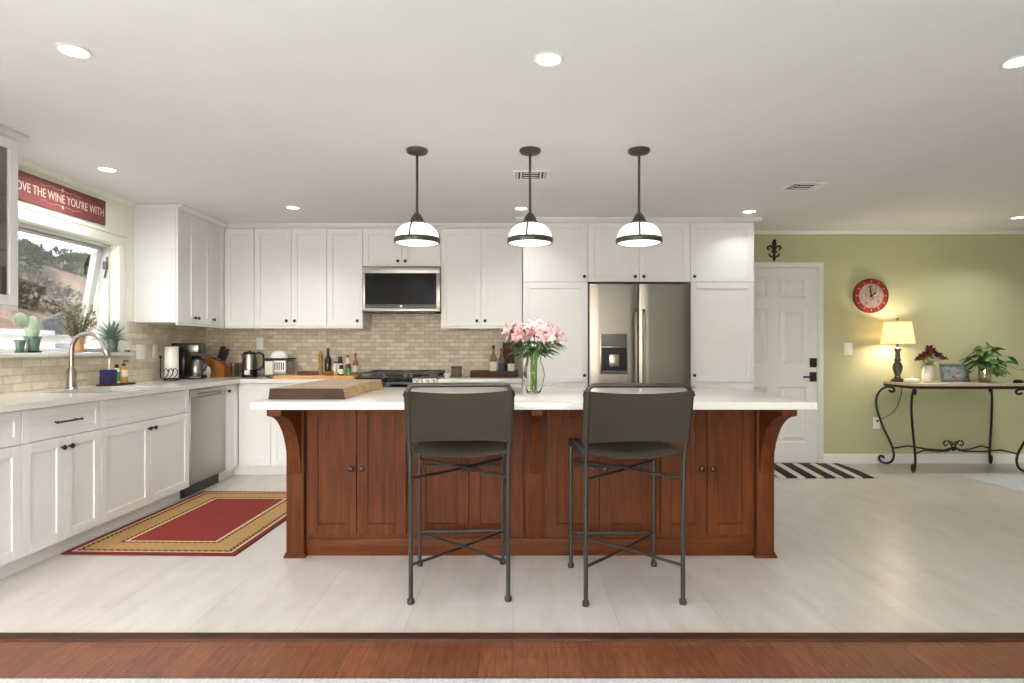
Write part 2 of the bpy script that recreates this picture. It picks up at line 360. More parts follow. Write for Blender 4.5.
# ------------------------------------------------------------------ the room shell
FY = 2.48                                                # where tile meets hardwood
struct('floor', MB().box(XL-.2, XR+.2, FY, YB+.2, -.1, 0), 'tile')
struct('floor_hardwood', MB().box(XL-.2, XR+.2, YR-.2, FY, -.1, -.004), 'hard')
m = MB(); m.prism([(FY-.035, -.004), (FY-.03, .006), (FY+.01, .012), (FY+.03, .004), (FY+.032, 0), (FY+.03, -.01), (FY-.03, -.01)], 'x', XL+.01, XR-.01)
struct('trim_1', m, 'darkwood')
struct('ceiling', MB().box(XL-.2, XR+.2, YR-.2, YB+.2, CEIL, CEIL+.15), 'ceil')
GY0, GY1 = -2.7, 1.0                                    # glazed door on the left, behind the camera, added for side light
WY0, WY1, WZ0, WZ1 = 3.35, 4.85, 1.165, 2.03             # window over the sink
m = MB()
m.box(XL-.16, XL, YR-.2, GY0, -.1, CEIL+.1).box(XL-.16, XL, GY1, WY0, -.1, CEIL+.1).box(XL-.16, XL, GY0, GY1, 2.15, CEIL+.1).box(XL-.16, XL, WY1, YB+.2, -.1, CEIL+.1)
m.box(XL-.16, XL, WY0, WY1, -.1, WZ0-.03).box(XL-.16, XL, WY0, WY1, WZ1, CEIL+.1)
struct('wall_left', m, 'greenlit')
struct('wall_back', MB().box(XL-.16, XR+.16, YB, YB+.16, -.1, CEIL+.1), 'green')
m = MB()
SY0, SY1, SZ0, SZ1 = 4.6, 5.91, .9, 2.05                 # side window on the right wall
m.box(XR, XR+.16, YR-.2, SY0, -.1, CEIL+.1).box(XR, XR+.16, SY1, YB+.2, -.1, CEIL+.1).box(XR, XR+.16, SY0, SY1, -.1, SZ0).box(XR, XR+.16, SY0, SY1, SZ1, CEIL+.1)
struct('wall_right', m, 'green')
m = MB()
RX0, RX1 = -2.9, 1.6
m.box(XL-.16, RX0, YR-.16, YR, -.1, CEIL+.1).box(RX1, XR+.16, YR-.16, YR, -.1, CEIL+.1).box(RX0, RX1, YR-.16, YR, 2.15, CEIL+.1)
struct('wall_rear', m, 'green')
struct('wall_splash_back', MB().box(XL+.013, .09, YB-.012, YB, .91, 1.56), 'splash_b')
m = MB(); m.box(XL, XL+.012, 2.55, YB-.012, .91, WZ0-.03).box(XL, XL+.012, 4.98, YB-.012, WZ0-.03, 1.42).box(XL, XL+.012, 2.55, 3.25, WZ0-.03, 1.44)
struct('wall_splash_left', m, 'splash_l')
m = MB(); m.prism([(YB, 0), (YB, .1), (YB-.008, .1), (YB-.016, .085), (YB-.016, 0)], 'x', 3.225, XR)
struct('baseboard_back', m, 'trimwhite')
m = MB(); m.prism([(XR, 0), (XR, .1), (XR-.008, .1), (XR-.016, .085), (XR-.016, 0)], 'y', YR, YB-.016)
struct('baseboard_right', m, 'trimwhite')
m = MB(); m.prism([(YB, CEIL-.03), (YB-.01, CEIL-.03), (YB-.025, CEIL-.012), (YB-.03, CEIL), (YB, CEIL)], 'x', 2.27, XR)
struct('trim_2', m, 'trimwhite')
m = MB(); m.prism([(XL, CEIL-.03), (XL+.01, CEIL-.03), (XL+.025, CEIL-.012), (XL+.03, CEIL), (XL, CEIL)], 'y', 3.45, 5.04)
struct('trim_3', m, 'greenlit')

# window over the sink: frame, casing, sill and the sash swung out at its foot
win = MB(); 
for (a, b, c, d) in ((WY0-.005, WY0+.03, WZ0, WZ1), (WY1-.025, WY1+.005, WZ0, WZ1), (WY0, WY1, WZ1-.025, WZ1+.005), (WY0, WY1, WZ0-.005, WZ0+.03)):
    win.box(XL-.15, XL-.055, a, b, c, d, .004)
win1 = struct('window_1', win, 'trimwhite')
m = MB()
m.box(XL, XL+.018, WY0-.09, WY0, WZ0+.0005, WZ1-.0005, .004).box(XL, XL+.018, WY1, WY1+.09, WZ0+.0005, WZ1-.0005, .004).box(XL, XL+.018, WY0-.09, WY1+.09, WZ1, WZ1+.0745, .004)
m.box(XL, XL+.026, WY0-.1, WY1+.1, WZ1+.075, WZ1+.098, .004)
m.build('casing', 'greenlit', win1)
MB().box(XL-.155, XL+.055, WY0-.1, WY1+.13, WZ0-.03, WZ0, .006).build('window_sill', 'quartz', win1)
ang = math.radians(9.5)
SR = Matrix.Rotation(-ang, 3, 'Y')
piv = (XL-.12, 4.1, WZ1-.05)
y0, y1, zt, zb = WY0+.035, WY1-.03, WZ1-.028, WZ0+.06
m = MB()
for (a, b, c, d) in ((y0, y0+.06, zb, zt), (y1-.06, y1, zb, zt), (y0, y1, zt-.022, zt), (y0, y1, zb, zb+.06)):
    m.box(XL-.145, XL-.095, a, b, c, d, .004, rot=Matrix.Rotation(ang, 3, 'Y'), about=piv)
sash = m.build('sash', 'trimwhite', win1)
MB().box(XL-.122, XL-.118, y0+.04, y1-.04, zb+.05, zt-.04, rot=Matrix.Rotation(ang, 3, 'Y'), about=piv).build('pane', 'lowe', sash)
m = MB(); m.tube([(XL-.06, WY1-.03, WZ1-.1), (XL-.055, WY1-.045, WZ1-.2), (XL-.075, WY1-.04, WZ1-.27)], .007); m.box(XL-.085, XL-.05, WY1-.05, WY1-.026, WZ1-.2, WZ1-.14, .004)
m.build('sash_stay', 'grey', win1)
# unseen glazed doors added behind the camera for daylight, window in the right wall
m = MB()
for x in (RX0, (2*RX0+RX1)/3-.04, (RX0+2*RX1)/3-.04, RX1-.08): m.box(x, x+.08, YR-.13, YR-.05, 0, 2.15, .004)
m.box(RX0, RX1, YR-.13, YR-.05, 2.08, 2.15).box(RX0, RX1, YR-.13, YR-.05, 0, .07)
wr = struct('fill_door_rear', m, 'trimwhite')
MB().box(RX0+.02, RX1-.02, YR-.093, YR-.087, .03, 2.1).build('pane', 'glass', wr)
m = MB()
for y in (GY0, (2*GY0+GY1)/3-.04, (GY0+2*GY1)/3-.04, GY1-.08): m.box(XL-.13, XL-.05, y, y+.08, 0, 2.15, .004)
m.box(XL-.13, XL-.05, GY0, GY1, 2.08, 2.15).box(XL-.13, XL-.05, GY0, GY1, 0, .07)
wl = struct('fill_door_left', m, 'trimwhite')
MB().box(XL-.093, XL-.087, GY0+.02, GY1-.02, .03, 2.1).build('pane', 'glass', wl)
m = MB()
for (a, b, c, d) in ((SY0, SY0+.04, SZ0, SZ1), (SY1-.04, SY1, SZ0, SZ1), (SY0, SY1, SZ1-.04, SZ1), (SY0, SY1, SZ0, SZ0+.04)): m.box(XR+.04, XR+.1, a, b, c, d, .004)
ws = struct('window_3', m, 'trimwhite')
MB().box(XR+.068, XR+.072, SY0+.02, SY1-.02, SZ0+.02, SZ1-.02).build('pane', 'tinted', ws)

# six-panel door in the green wall
DX0, DX1, DT = 2.237, 3.157, 2.03
yb = YB
def panel_relief(m, x0, x1, z0, z1, y):
    # a raised panel in a sunk moulding: four sloping sides and a bevelled field
    a = [(x0, y, z0), (x1, y, z0), (x1, y, z1), (x0, y, z1)]
    def ins(d, yy): return [(x0+d, yy, z0+d), (x1-d, yy, z0+d), (x1-d, yy, z1-d), (x0+d, yy, z1-d)]
    loops = [a, ins(.014, y+.012), ins(.03, y+.012), ins(.055, y+.002)]
    V = [[m.bm.verts.new(p) for p in L] for L in loops]
    fs = []
    for A, B in zip(V, V[1:]):
        for k in range(4): fs.append(m.bm.faces.new((A[k], A[(k+1) % 4], B[(k+1) % 4], B[k])))
    fs.append(m.bm.faces.new(V[-1])); m._mat(fs)
def grid_face(m, xs, zs, y, holes):
    for i in range(len(xs)-1):
        for j in range(len(zs)-1):
            if (i, j) in holes: panel_relief(m, xs[i], xs[i+1], zs[j], zs[j+1], y)
            else: m._mat([m.bm.faces.new([m.bm.verts.new(p) for p in ((xs[i], y, zs[j]), (xs[i+1], y, zs[j]), (xs[i+1], y, zs[j+1]), (xs[i], y, zs[j+1]))])])
m = MB()
xs = [DX0, DX0+.115, 2.634, 2.760, DX1-.115, DX1]; zs = [.012, .22, .80, 1.02, 1.61, 1.72, 1.94, DT]
yf = yb-.03
grid_face(m, xs, zs, yf, {(i, j) for i in (1, 3) for j in (1, 3, 5)})
bmesh.ops.remove_doubles(m.bm, verts=m.bm.verts, dist=1e-5)
m.box(DX0, DX1, yf+.014, yb-.002, .012, DT)
door = struct('door_1', m, 'trimwhite', smooth=20)
m = MB()
for (a, b, c, d) in ((DX0-.075, DX0-.003, 0, DT+.0035), (DX1+.003, DX1+.062, 0, DT+.0035), (DX0-.075, DX1+.062, DT+.004, DT+.06)): m.box(a, b, yb-.036, yb-.001, c, d, .005)
m.build('casing', 'trimwhite', door)
MB().box(DX0, DX1, yb-.06, yb-.003, 0, .012).build('threshold', 'dark', door)
dz = lambda y: CAMH+(349-y)/96.5
hx = 3.108
m = MB(); m.box(hx-.036, hx+.036, yf-.016, yf, 1.0, 1.095, .006); m.cyl((hx, yf-.03, 1.047), (hx, yf, 1.047), .016)
m.build('deadbolt', 'black', door)
m = MB(); m.box(hx-.036, hx+.036, yf-.014, yf, .852, .952, .006); m.cyl((hx, yf-.05, .902), (hx, yf, .902), .012); m.box(hx-.125, hx+.012, yf-.058, yf-.044, .893, .911, .005)
m.build('door_handle', 'black', door)

# ------------------------------------------------------------------ cabinets
def knob(parent, x, z, y=0, mt='black', r=.0155):
    m = MB(); m.lathe([(.0, 0), (.006, 0), (.006, .012), (r*.8, .016), (r, .021), (r*.9, .027), (r*.5, .030), (0, .031)], seg=14)
    bmesh.ops.rotate(m.bm, cent=(0, 0, 0), matrix=Matrix.Rotation(PI/2, 3, 'X'), verts=m.bm.verts)
    bmesh.ops.translate(m.bm, vec=(x, y, z), verts=m.bm.verts)
    return m.build('knob', mt, parent)
def shaker_mb(x0, x1, z0, z1, y=0, rail=.057, th=.02, rec=.009, m=None, cover=True):
    m = m or MB()
    b = .0015
    m.box(x0, x0+rail, y, y+th, z0, z1, b, 1).box(x1-rail, x1, y, y+th, z0, z1, b, 1)
    m.box(x0+rail, x1-rail, y, y+th, z0, z0+rail, b, 1).box(x0+rail, x1-rail, y, y+th, z1-rail, z1, b, 1)
    if cover: m.box(x0+rail-.004, x1-rail+.004, y+rec, y+th-.002, z0+rail-.004, z1-rail+.004)
    return m
def front(parent, kind, x0, x1, z0, z1, kn=None, mt='white', kmt='black', rail=.057):
    g = .0018
    o = shaker_mb(x0+g, x1-g, z0+g, z1-g, rail=rail).build('drawer' if kind == 'drawer' else 'door', mt, parent)
    if kn == 'bar':
        cx, cz = (x0+x1)/2, (z0+z1)/2; L = .075
        m = MB(); m.tube([(cx-L-.02, -.03, cz), (cx+L+.02, -.03, cz)], .0058); m.cyl((cx-L, -.03, cz), (cx-L, 0, cz), .005); m.cyl((cx+L, -.03, cz), (cx+L, 0, cz), .005)
        m.ball((cx-L-.02, -.03, cz), .008, 8); m.ball((cx+L+.02, -.03, cz), .008, 8)
        m.build('handle', kmt, o)
    elif kn: knob(o, kn[0], kn[1], mt=kmt)
    return o
def carcass(parent, x0, x1, depth, z0, z1, toe=0, mt='white', yf=.021):
    m = MB(); m.box(x0+.0005, x1-.0005, yf, depth, z0, z1, .001, 1)
    if toe: m.box(x0+.0005-(.07 if toe == 2 else 0), x1-.0005, .075, depth, 0, z0-.001)
    return m.build('carcass', mt, parent)
ZT, ZD, ZC = .095, .69, .872       # toe top, drawer split, cabinet top
FXL, FYB = -2.57, 5.61             # fronts of the left run and of the back run
DL = FXL-XL-.014                   # depth
def left_base(name, label, y0, y1): return thing(name, label, 'cabinet', (FXL, y0, 0), PI/2), y1-y0
L_RUN = [2.56, 3.14, 3.745, 4.765, 5.365, 5.615]
t, wd = left_base('base_cabinet', 'white lower cabinet with drawer cut off by the left edge of the photo', L_RUN[0], L_RUN[1])
carcass(t, 0, wd, DL, ZT, ZC, 1); front(t, 'drawer', 0, wd, ZD, ZC-.003, 'bar', rail=.045); front(t, 'door', 0, wd/2, ZT, ZD, (wd/2-.03, ZD-.06)); front(t, 'door', wd/2, wd, ZT, ZD, (wd/2+.03, ZD-.06))
t, wd = left_base('base_cabinet', 'white lower cabinet with bar handle drawer, nearer than the sink cabinet', L_RUN[1], L_RUN[2])
carcass(t, 0, wd, DL, ZT, ZC, 1); front(t, 'drawer', 0, wd, ZD, ZC-.003, 'bar', rail=.045); front(t, 'door', 0, wd/2, ZT, ZD, (wd/2-.03, ZD-.06)); front(t, 'door', wd/2, wd, ZT, ZD, (wd/2+.03, ZD-.06))
t, wd = left_base('base_cabinet', 'wide white sink cabinet with blank drawer front beside the dishwasher', L_RUN[2], L_RUN[3])
m = MB(); m.box(.0005, wd-.0005, .021, DL, ZT, .60, .001, 1).box(.0005, wd-.0005, .075, DL, 0, ZT-.001).box(.0005, wd-.0005, .021, .04, .6, ZC).box(.0005, .02, .04, DL, .6, ZC).box(wd-.02, wd-.0005, .04, DL, .6, ZC)
m.build('carcass', 'white', t)
front(t, 'drawer', 0, wd, ZD, ZC-.003, None, rail=.045); front(t, 'door', 0, wd/2, ZT, ZD, (wd/2-.03, ZD-.06)); front(t, 'door', wd/2, wd, ZT, ZD, (wd/2+.03, ZD-.06))
t, wd = left_base('base_cabinet', 'narrow white lower cabinet between dishwasher and inside corner', L_RUN[4], L_RUN[5])
carcass(t, 0, wd, DL, ZT, ZC, 1); front(t, 'door', 0, wd-.006, ZT, ZC-.003, (.035, ZC-.06), rail=.05); MB().box(wd+.0005, wd+.085, .0755, DL, 0, ZT-.002).build('toe_board', 'white', t)
# back run
RG0, RG1 = -1.463, -.703
t = thing('base_cabinet', 'white corner lower cabinet facing the room left of the range', 'cabinet', (FXL, FYB, 0))
DB = YB-FYB-.014
carcass(t, 0.002, RG0-.003-FXL, DB, ZT, ZC, 2)
xs = [.002, .305, .70, RG0-.003-FXL]
for k, (a, b) in enumerate(zip(xs, xs[1:])): front(t, 'door', a, b, ZT, ZC-.003, None if k == 0 else ((b-.03) if k == 1 else (a+.03), ZC-.06))
t = thing('base_cabinet', 'white lower cabinet between the range and the tall pantry', 'cabinet', (RG1+.003, FYB, 0))
wd = .088-RG1-.003
carcass(t, 0, wd, DB, ZT, ZC, 1); front(t, 'drawer', 0, wd, ZD, ZC-.003, 'bar', rail=.045); front(t, 'door', 0, wd/2, ZT, ZD, (wd/2-.03, ZD-.06)); front(t, 'door', wd/2, wd, ZT, ZD, (wd/2+.03, ZD-.06))

# worktops: the L along the window and the back wall, and the short one right of the range
CT, CB = .91, .8735
SX0, SX1, KY0, KY1 = -3.03, -2.66, 3.82, 4.52      # sink opening
m = MB()
xf = FXL+.035; yfc = FYB-.035
xe = XL+.013
m.box(xe, xf, 2.55, KY0, CB, CT).box(xe, SX0, KY0, KY1, CB, CT).box(SX1, xf, KY0, KY1, CB, CT).box(xe, xf, KY1, YB-.013, CB, CT).box(xf, RG0-.002, yfc, YB-.013, CB, CT)
bmesh.ops.remove_doubles(m.bm, verts=m.bm.verts, dist=1e-5)
tag(m.build('countertop', 'quartz'), 'white stone worktop running under the window and along the back wall', 'countertop')
tag(MB().box(RG1+.002, .089, yfc, YB-.013, CB, CT, .002).build('countertop', 'quartz'), 'short white stone worktop between the range and pantry', 'countertop')

# sink and faucet
t = thing('kitchen_sink', 'stainless sink basin set in the worktop under the window', 'sink', ((SX0+SX1)/2, (KY0+KY1)/2, CB))
hx_, hy_ = (SX1-SX0)/2+.004, (KY1-KY0)/2+.004
m = MB(); m.box(-hx_, hx_, -hy_, hy_, -.21, -.205).box(-hx_, -hx_+.004, -hy_, hy_, -.21, -.001).box(hx_-.004, hx_, -hy_, hy_, -.21, -.001).box(-hx_, hx_, -hy_, -hy_+.004, -.21, -.001).box(-hx_, hx_, hy_-.004, hy_, -.21, -.001)
m.build('basin', 'steel', t)
m = MB(); m.lathe([(0, -.2045), (.04, -.2045), (.042, -.202), (.03, -.2)], seg=18); m.build('drain', 'chrome', t)
t = thing('faucet', 'brushed nickel gooseneck faucet behind the sink', 'faucet', (-3.105, 4.22, CT))
m = MB(); m.lathe([(.034, 0), (.034, .008), (.029, .014), (.028, .13), (.022, .145), (.0, .146)], seg=20); m.build('body', 'chrome', t)
P = [(0, 0, .14), (0, 0, .26)] + [(.115-.115*math.cos(math.radians(a)), 0, .275+.115*math.sin(math.radians(a))) for a in range(0, 166, 15)]
m = MB(); m.tube(P, .0155, 12); sp = m.build('spout', 'chrome', t)
e = Vector(P[-1]); d = (Vector(P[-1])-Vector(P[-2])).normalized()
m = MB(); m.tube([e-d*.005, e+d*.02, e+d*.075, e+d*.085], [.0165, .02, .021, .015], 14); m.build('spray_head', 'chrome', t)
m = MB(); m.tube([(.02, .0, .045), (.055, .01, .055), (.095, .02, .06)], [.012, .009, .007], 10); m.build('handle', 'chrome', t)

# dishwasher
t = thing('dishwasher', 'stainless steel dishwasher in the left cabinet run', 'dishwasher', (FXL, L_RUN[3], 0), PI/2)
wd = L_RUN[4]-L_RUN[3]
MB().box(.004, wd-.004, .02, DL, .1, .868).build('tub', 'grey', t)
d_ = MB().box(.005, wd-.005, -.005, .02, .105, .80, .004).build('door', 'steel', t)
m = MB(); m.box(.005, wd-.005, -.005, .02, .832, .866, .003).box(.005, .1, -.005, .02, .80, .834).box(wd-.1, wd-.005, -.005, .02, .80, .834).box(.1, wd-.1, .012, .02, .80, .834); m.build('control_panel', 'steel', t)
MB().box(.1, wd-.1, -.004, .012, .818, .833, .003).build('handle', 'grey', d_)
m = MB(); m.box(.004, wd-.004, .06, .3, 0, .098); 
for k in range(7): m.box(.03, wd-.03, .054, .06, .018+k*.011, .023+k*.011)
m.build('toe_grille', 'blackplastic', t)

# wall cabinets
UB, UT = 1.415, 2.372
FXU, FYU = -2.826, 5.88
DU = FXU-XL-.002
UL = [5.06, 5.335, 5.61, 5.878]
t = thing('upper_cabinet', 'white two-door wall cabinet on the window wall past the window', 'cabinet', (FXU, UL[0], 0), PI/2)
carcass(t, 0, UL[2]-UL[0], DU, UB, UT)
front(t, 'door', 0, UL[1]-UL[0], UB, UT, (UL[1]-UL[0]-.028, UB+.05)); front(t, 'door', UL[1]-UL[0], UL[2]-UL[0], UB, UT, (UL[1]-UL[0]+.028, UB+.05))
t = thing('upper_cabinet', 'white single-door wall cabinet on the window wall next to the corner', 'cabinet', (FXU, UL[2], 0), PI/2)
carcass(t, 0, UL[3]-UL[2]-.002, DU, UB, UT); front(t, 'door', 0, UL[3]-UL[2]-.004, UB, UT, (.03, UB+.05))
UX = [-2.836, -2.537, -2.174, -1.825, -1.472, -.708, -.314, .09]
DUB = YB-FYU-.002
def upper(label, x0, x1, doors, z0=UB):
    t = thing('upper_cabinet', label, 'cabinet', (x0, FYU, 0)); w_ = x1-x0
    carcass(t, .001, w_-.001, DUB, z0, UT)
    for (a, b, kx) in doors: front(t, 'door', a-x0, b-x0, z0, UT, None if kx is None else (kx-x0, z0+.05))
    return t
upper('white corner wall cabinet without a knob, above the kettle', UX[0]+.0005, UX[1], [(UX[0]+.006, UX[1], None)])
upper('white two-door wall cabinet with paired knobs above the small appliances', UX[1], UX[3], [(UX[1], UX[2], UX[2]-.04), (UX[2], UX[3], UX[2]+.04)])
upper('white single-door wall cabinet just left of the microwave', UX[3], UX[4], [(UX[3], UX[4], UX[4]-.05)])
upper('short white two-door wall cabinet above the microwave', UX[4], UX[5], [(UX[4], (UX[4]+UX[5])/2, (UX[4]+UX[5])/2-.036), ((UX[4]+UX[5])/2, UX[5], (UX[4]+UX[5])/2+.036)], z0=2.0)
upper('white two-door wall cabinet between the microwave and the pantry', UX[5], UX[7], [(UX[5], UX[6], UX[6]-.04), (UX[6], UX[7], UX[6]+.04)])
# light rails under the wall cabinets and crown on top
m = MB(); m.box(FXU-.02, FXU-.003, UL[0], FYU-.001, UB-.022, UB-.001).box(FXU, RG0-.01, FYU+.003, FYU+.02, UB-.022, UB-.001).box(UX[5], UX[7], FYU+.003, FYU+.02, UB-.022, UB-.001)
struct('trim_4', m, 'white')
def crown_prof(o): return [(o, UT+.001), (o-.022, UT+.001), (o-.03, UT+.012), (o-.06, CEIL-.014), (o-.06, CEIL-.0005), (o, CEIL-.0005)]
PF = 5.60                                              # pantry fronts
m = MB(); m.prism([(y, z) for y, z in crown_prof(FYU+.02)], 'x', FXU-.02, .09)
m.prism([(y, z) for y, z in crown_prof(PF+.02)], 'x', .03, 2.31)
m.prism([(-x, z) for x, z in [(-(FXU-.02)-0, UT+.001), (-(FXU-.02)-.022, UT+.001), (-(FXU-.02)-.03, UT+.012), (-(FXU-.02)-.06, CEIL-.014), (-(FXU-.02)-.06, CEIL-.0005), (-(FXU-.02), CEIL-.0005)]], 'y', UL[0]-.0, FYU)
m.box(XL, FXU-.02, UL[0], FYU, UT+.001, CEIL-.0005)
m.box(2.253, 2.31, PF, YB-.03, UT+.02, CEIL-.0005)
struct('trim_5', m, 'white', smooth=20)

# glass-fronted wall cabinet at the near end of the window wall
t = thing('glass_cabinet', 'white wall cabinet with glass doors and dark wooden inside, cut off by the photo edge', 'cabinet', (FXU, 2.55, 0), PI/2)
wd = 3.43-2.55; z0, z1 = 1.435, UT
m = MB(); m.box(0, .018, .021, DU, z0, z1).box(wd-.018, wd, .021, DU, z0, z1).box(.018, wd-.018, .021, DU, z0, z0+.018).box(.018, wd-.018, .021, DU, z1-.018, z1)
m.build('carcass', 'white', t)
m = MB(); m.box(.0185, wd-.0185, DU-.012, DU-.002, z0+.019, z1-.019).box(.0185, wd-.0185, .05, DU-.013, 1.74, 1.757).box(.0185, wd-.0185, .05, DU-.013, 2.05, 2.067).box(wd-.0245, wd-.0185, .025, DU-.013, z0+.019, z1-.019).box(.0185, wd-.0185, .025, DU-.013, z0+.019, z0+.025)
m.build('wooden_lining', 'darkwood', t)
for a, b, kx in ((0, wd/2, wd/2-.03), (wd/2, wd, wd/2+.03)):
    o = shaker_mb(a+.002, b-.002, z0, z1, cover=False).build('door', 'white', t); knob(o, kx, z0+.06)
    MB().box(a+.05, b-.05, .009, .013, z0+.05, z1-.05).build('pane', 'glass', o)
m = MB(); m.prism([(x, z) for x, z in [(-.0-.02, UT+.001), (.0, UT+.001), (.035, CEIL-.014), (.035, CEIL-.0005), (-.3, CEIL-.0005), (-.3, UT+.001)]], 'y', 0, .0001) if False else None
m = MB(); m.box(-.03, wd+.03, -.035, DU, UT+.003, CEIL-.0005, .004); m.build('crown', 'white', t)
m = MB(); m.box(0, wd, .003, .02, z0-.024, z0-.001, .002); m.build('light_rail', 'white', t)
for k, (x, y, zz, rr) in enumerate(((wd-.12, .12, z0+.0255, .034), (wd-.26, .16, z0+.0255, .03))):
    g = MB(); g.lathe([(rr*.8, 0), (rr*.85, .003), (.005, .006), (.005, .07), (rr, .1), (rr*1.1, .15), (rr*.95, .19), (rr*.92, .19), (rr*1.06, .15), (rr*.9, .1), (0, .075)], seg=16)
    o = g.build('wine_glass', 'vaseglass'); wp = Matrix.Rotation(PI/2, 3, 'Z') @ Vector((x, y, 0)); o.location = (FXU+wp.x, 2.55+wp.y, zz)
    tag(o, ('clear wine glass in the glass cabinet, the one by its window end', 'clear wine glass in the glass cabinet, the one by its middle')[k], 'glass', 'wine glasses in the glass cabinet')

# tall pantry units and the cabinet over the refrigerator
PX = [.093, .70, 1.654, 2.252]
PD = YB-PF-.002
zs_ = 1.815
for k, (a, b, lab) in enumerate(((PX[0], PX[1], 'tall white pantry cabinet standing left of the refrigerator'), (PX[2], PX[3], 'tall white pantry cabinet standing between refrigerator and entry door'))):
    t = thing('pantry_cabinet', lab, 'cabinet', (a, PF, 0)); w_ = b-a
    carcass(t, .001, w_-.001, PD, ZT, UT, 1)
    kx = w_-.035 if k == 0 else .035
    front(t, 'door', 0, w_, zs_, UT, (kx, zs_+.05)); front(t, 'door', 0, w_, .875, zs_, (kx, .945)); front(t, 'door', 0, w_, ZT, .875, (kx, .82))
t = thing('upper_cabinet', 'white two-door cabinet above the refrigerator', 'cabinet', (PX[1], PF, 0)); w_ = PX[2]-PX[1]
carcass(t, .001, w_-.001, PD, zs_+.003, UT); front(t, 'door', 0, w_/2, zs_, UT, (w_/2-.04, zs_+.05)); front(t, 'door', w_/2, w_, zs_, UT, (w_/2+.04, zs_+.05))

# ------------------------------------------------------------------ island
IX0, IX1, IYF, IYB = -1.293, 1.49, 3.42, 4.2
t = thing('kitchen_island', 'long brown wooden island with paired doors and corbels', 'island', (0, IYF, 0))
yb_ = IYB-IYF
m = MB(); m.box(IX0+.03, IX1-.03, .042, yb_, .10, .8725, .002, 1).box(IX0+.06, IX1-.06, .05, yb_-.06, .012, .10); m.build('carcass', 'island', t)
m = MB(); m.box(IX0+.08, IX1-.08, .035, .05, 0, .1, .002).box(IX0+.06, IX0+.08, .05, yb_-.06, 0, .1).box(IX1-.08, IX1-.06, .05, yb_-.06, 0, .1); m.build('plinth', 'islandh', t)
for a in (IX0, IX1-.1):
    for (c, d) in ((0, .1), (yb_-.1, yb_)):
        m = MB(); m.box(a, a+.1, c, d, .025, .8725, .003)
        m.box(a-.012, a+.112, c-.012, d+.012, 0, .018, .004).box(a-.006, a+.106, c-.006, d+.006, .018, .03, .004)
        m.build('leg', 'island', t)
MID = .125
m = MB(); m.box(MID-.05, MID+.05, .025, .042, .1, .8725, .002); m.build('stile', 'island', t)
def corbel(cx, wd):
    pr = [(0.0, .874), (-.30, .874), (-.30, .845), (-.285, .838)]
    for k in range(1, 10):
        a = PI/2*k/10
        pr.append((-.285+.285*math.sin(a)*.93, .838-.30*(1-math.cos(a))-.02*math.sin(a)))
    pr += [(-.012, .50), (0, .48)]
    m = MB(); m.prism([(y, z) for y, z in pr], 'x', cx-wd/2, cx+wd/2); return m.build('corbel', 'island', t, smooth=50)
corbel(IX0+.05, .075); corbel(MID, .055); corbel(IX1-.05, .075)
z0, z1 = .125, .862
cells = [(IX0+.11, -.61), (-.565, .06), (.19, .80), (.845, IX1-.11)]
for a, b in cells:
    mdl = (a+b)/2
    for (p, q, kx) in ((a, mdl, mdl-.032), (mdl, b, mdl+.032)):
        o = shaker_mb(p+.002, q-.002, z0, z1, y=.02, rail=.062, th=.021).build('door', 'island', t); knob(o, kx, .505, y=.02, r=.017)
t = MB().box(-1.358, 1.575, 3.10, 4.33, .875, .915, .006, 3).build('island_countertop', 'quartz')
tag(t, 'white stone slab top of the island overhanging toward the stools', 'countertop')
IT = .915

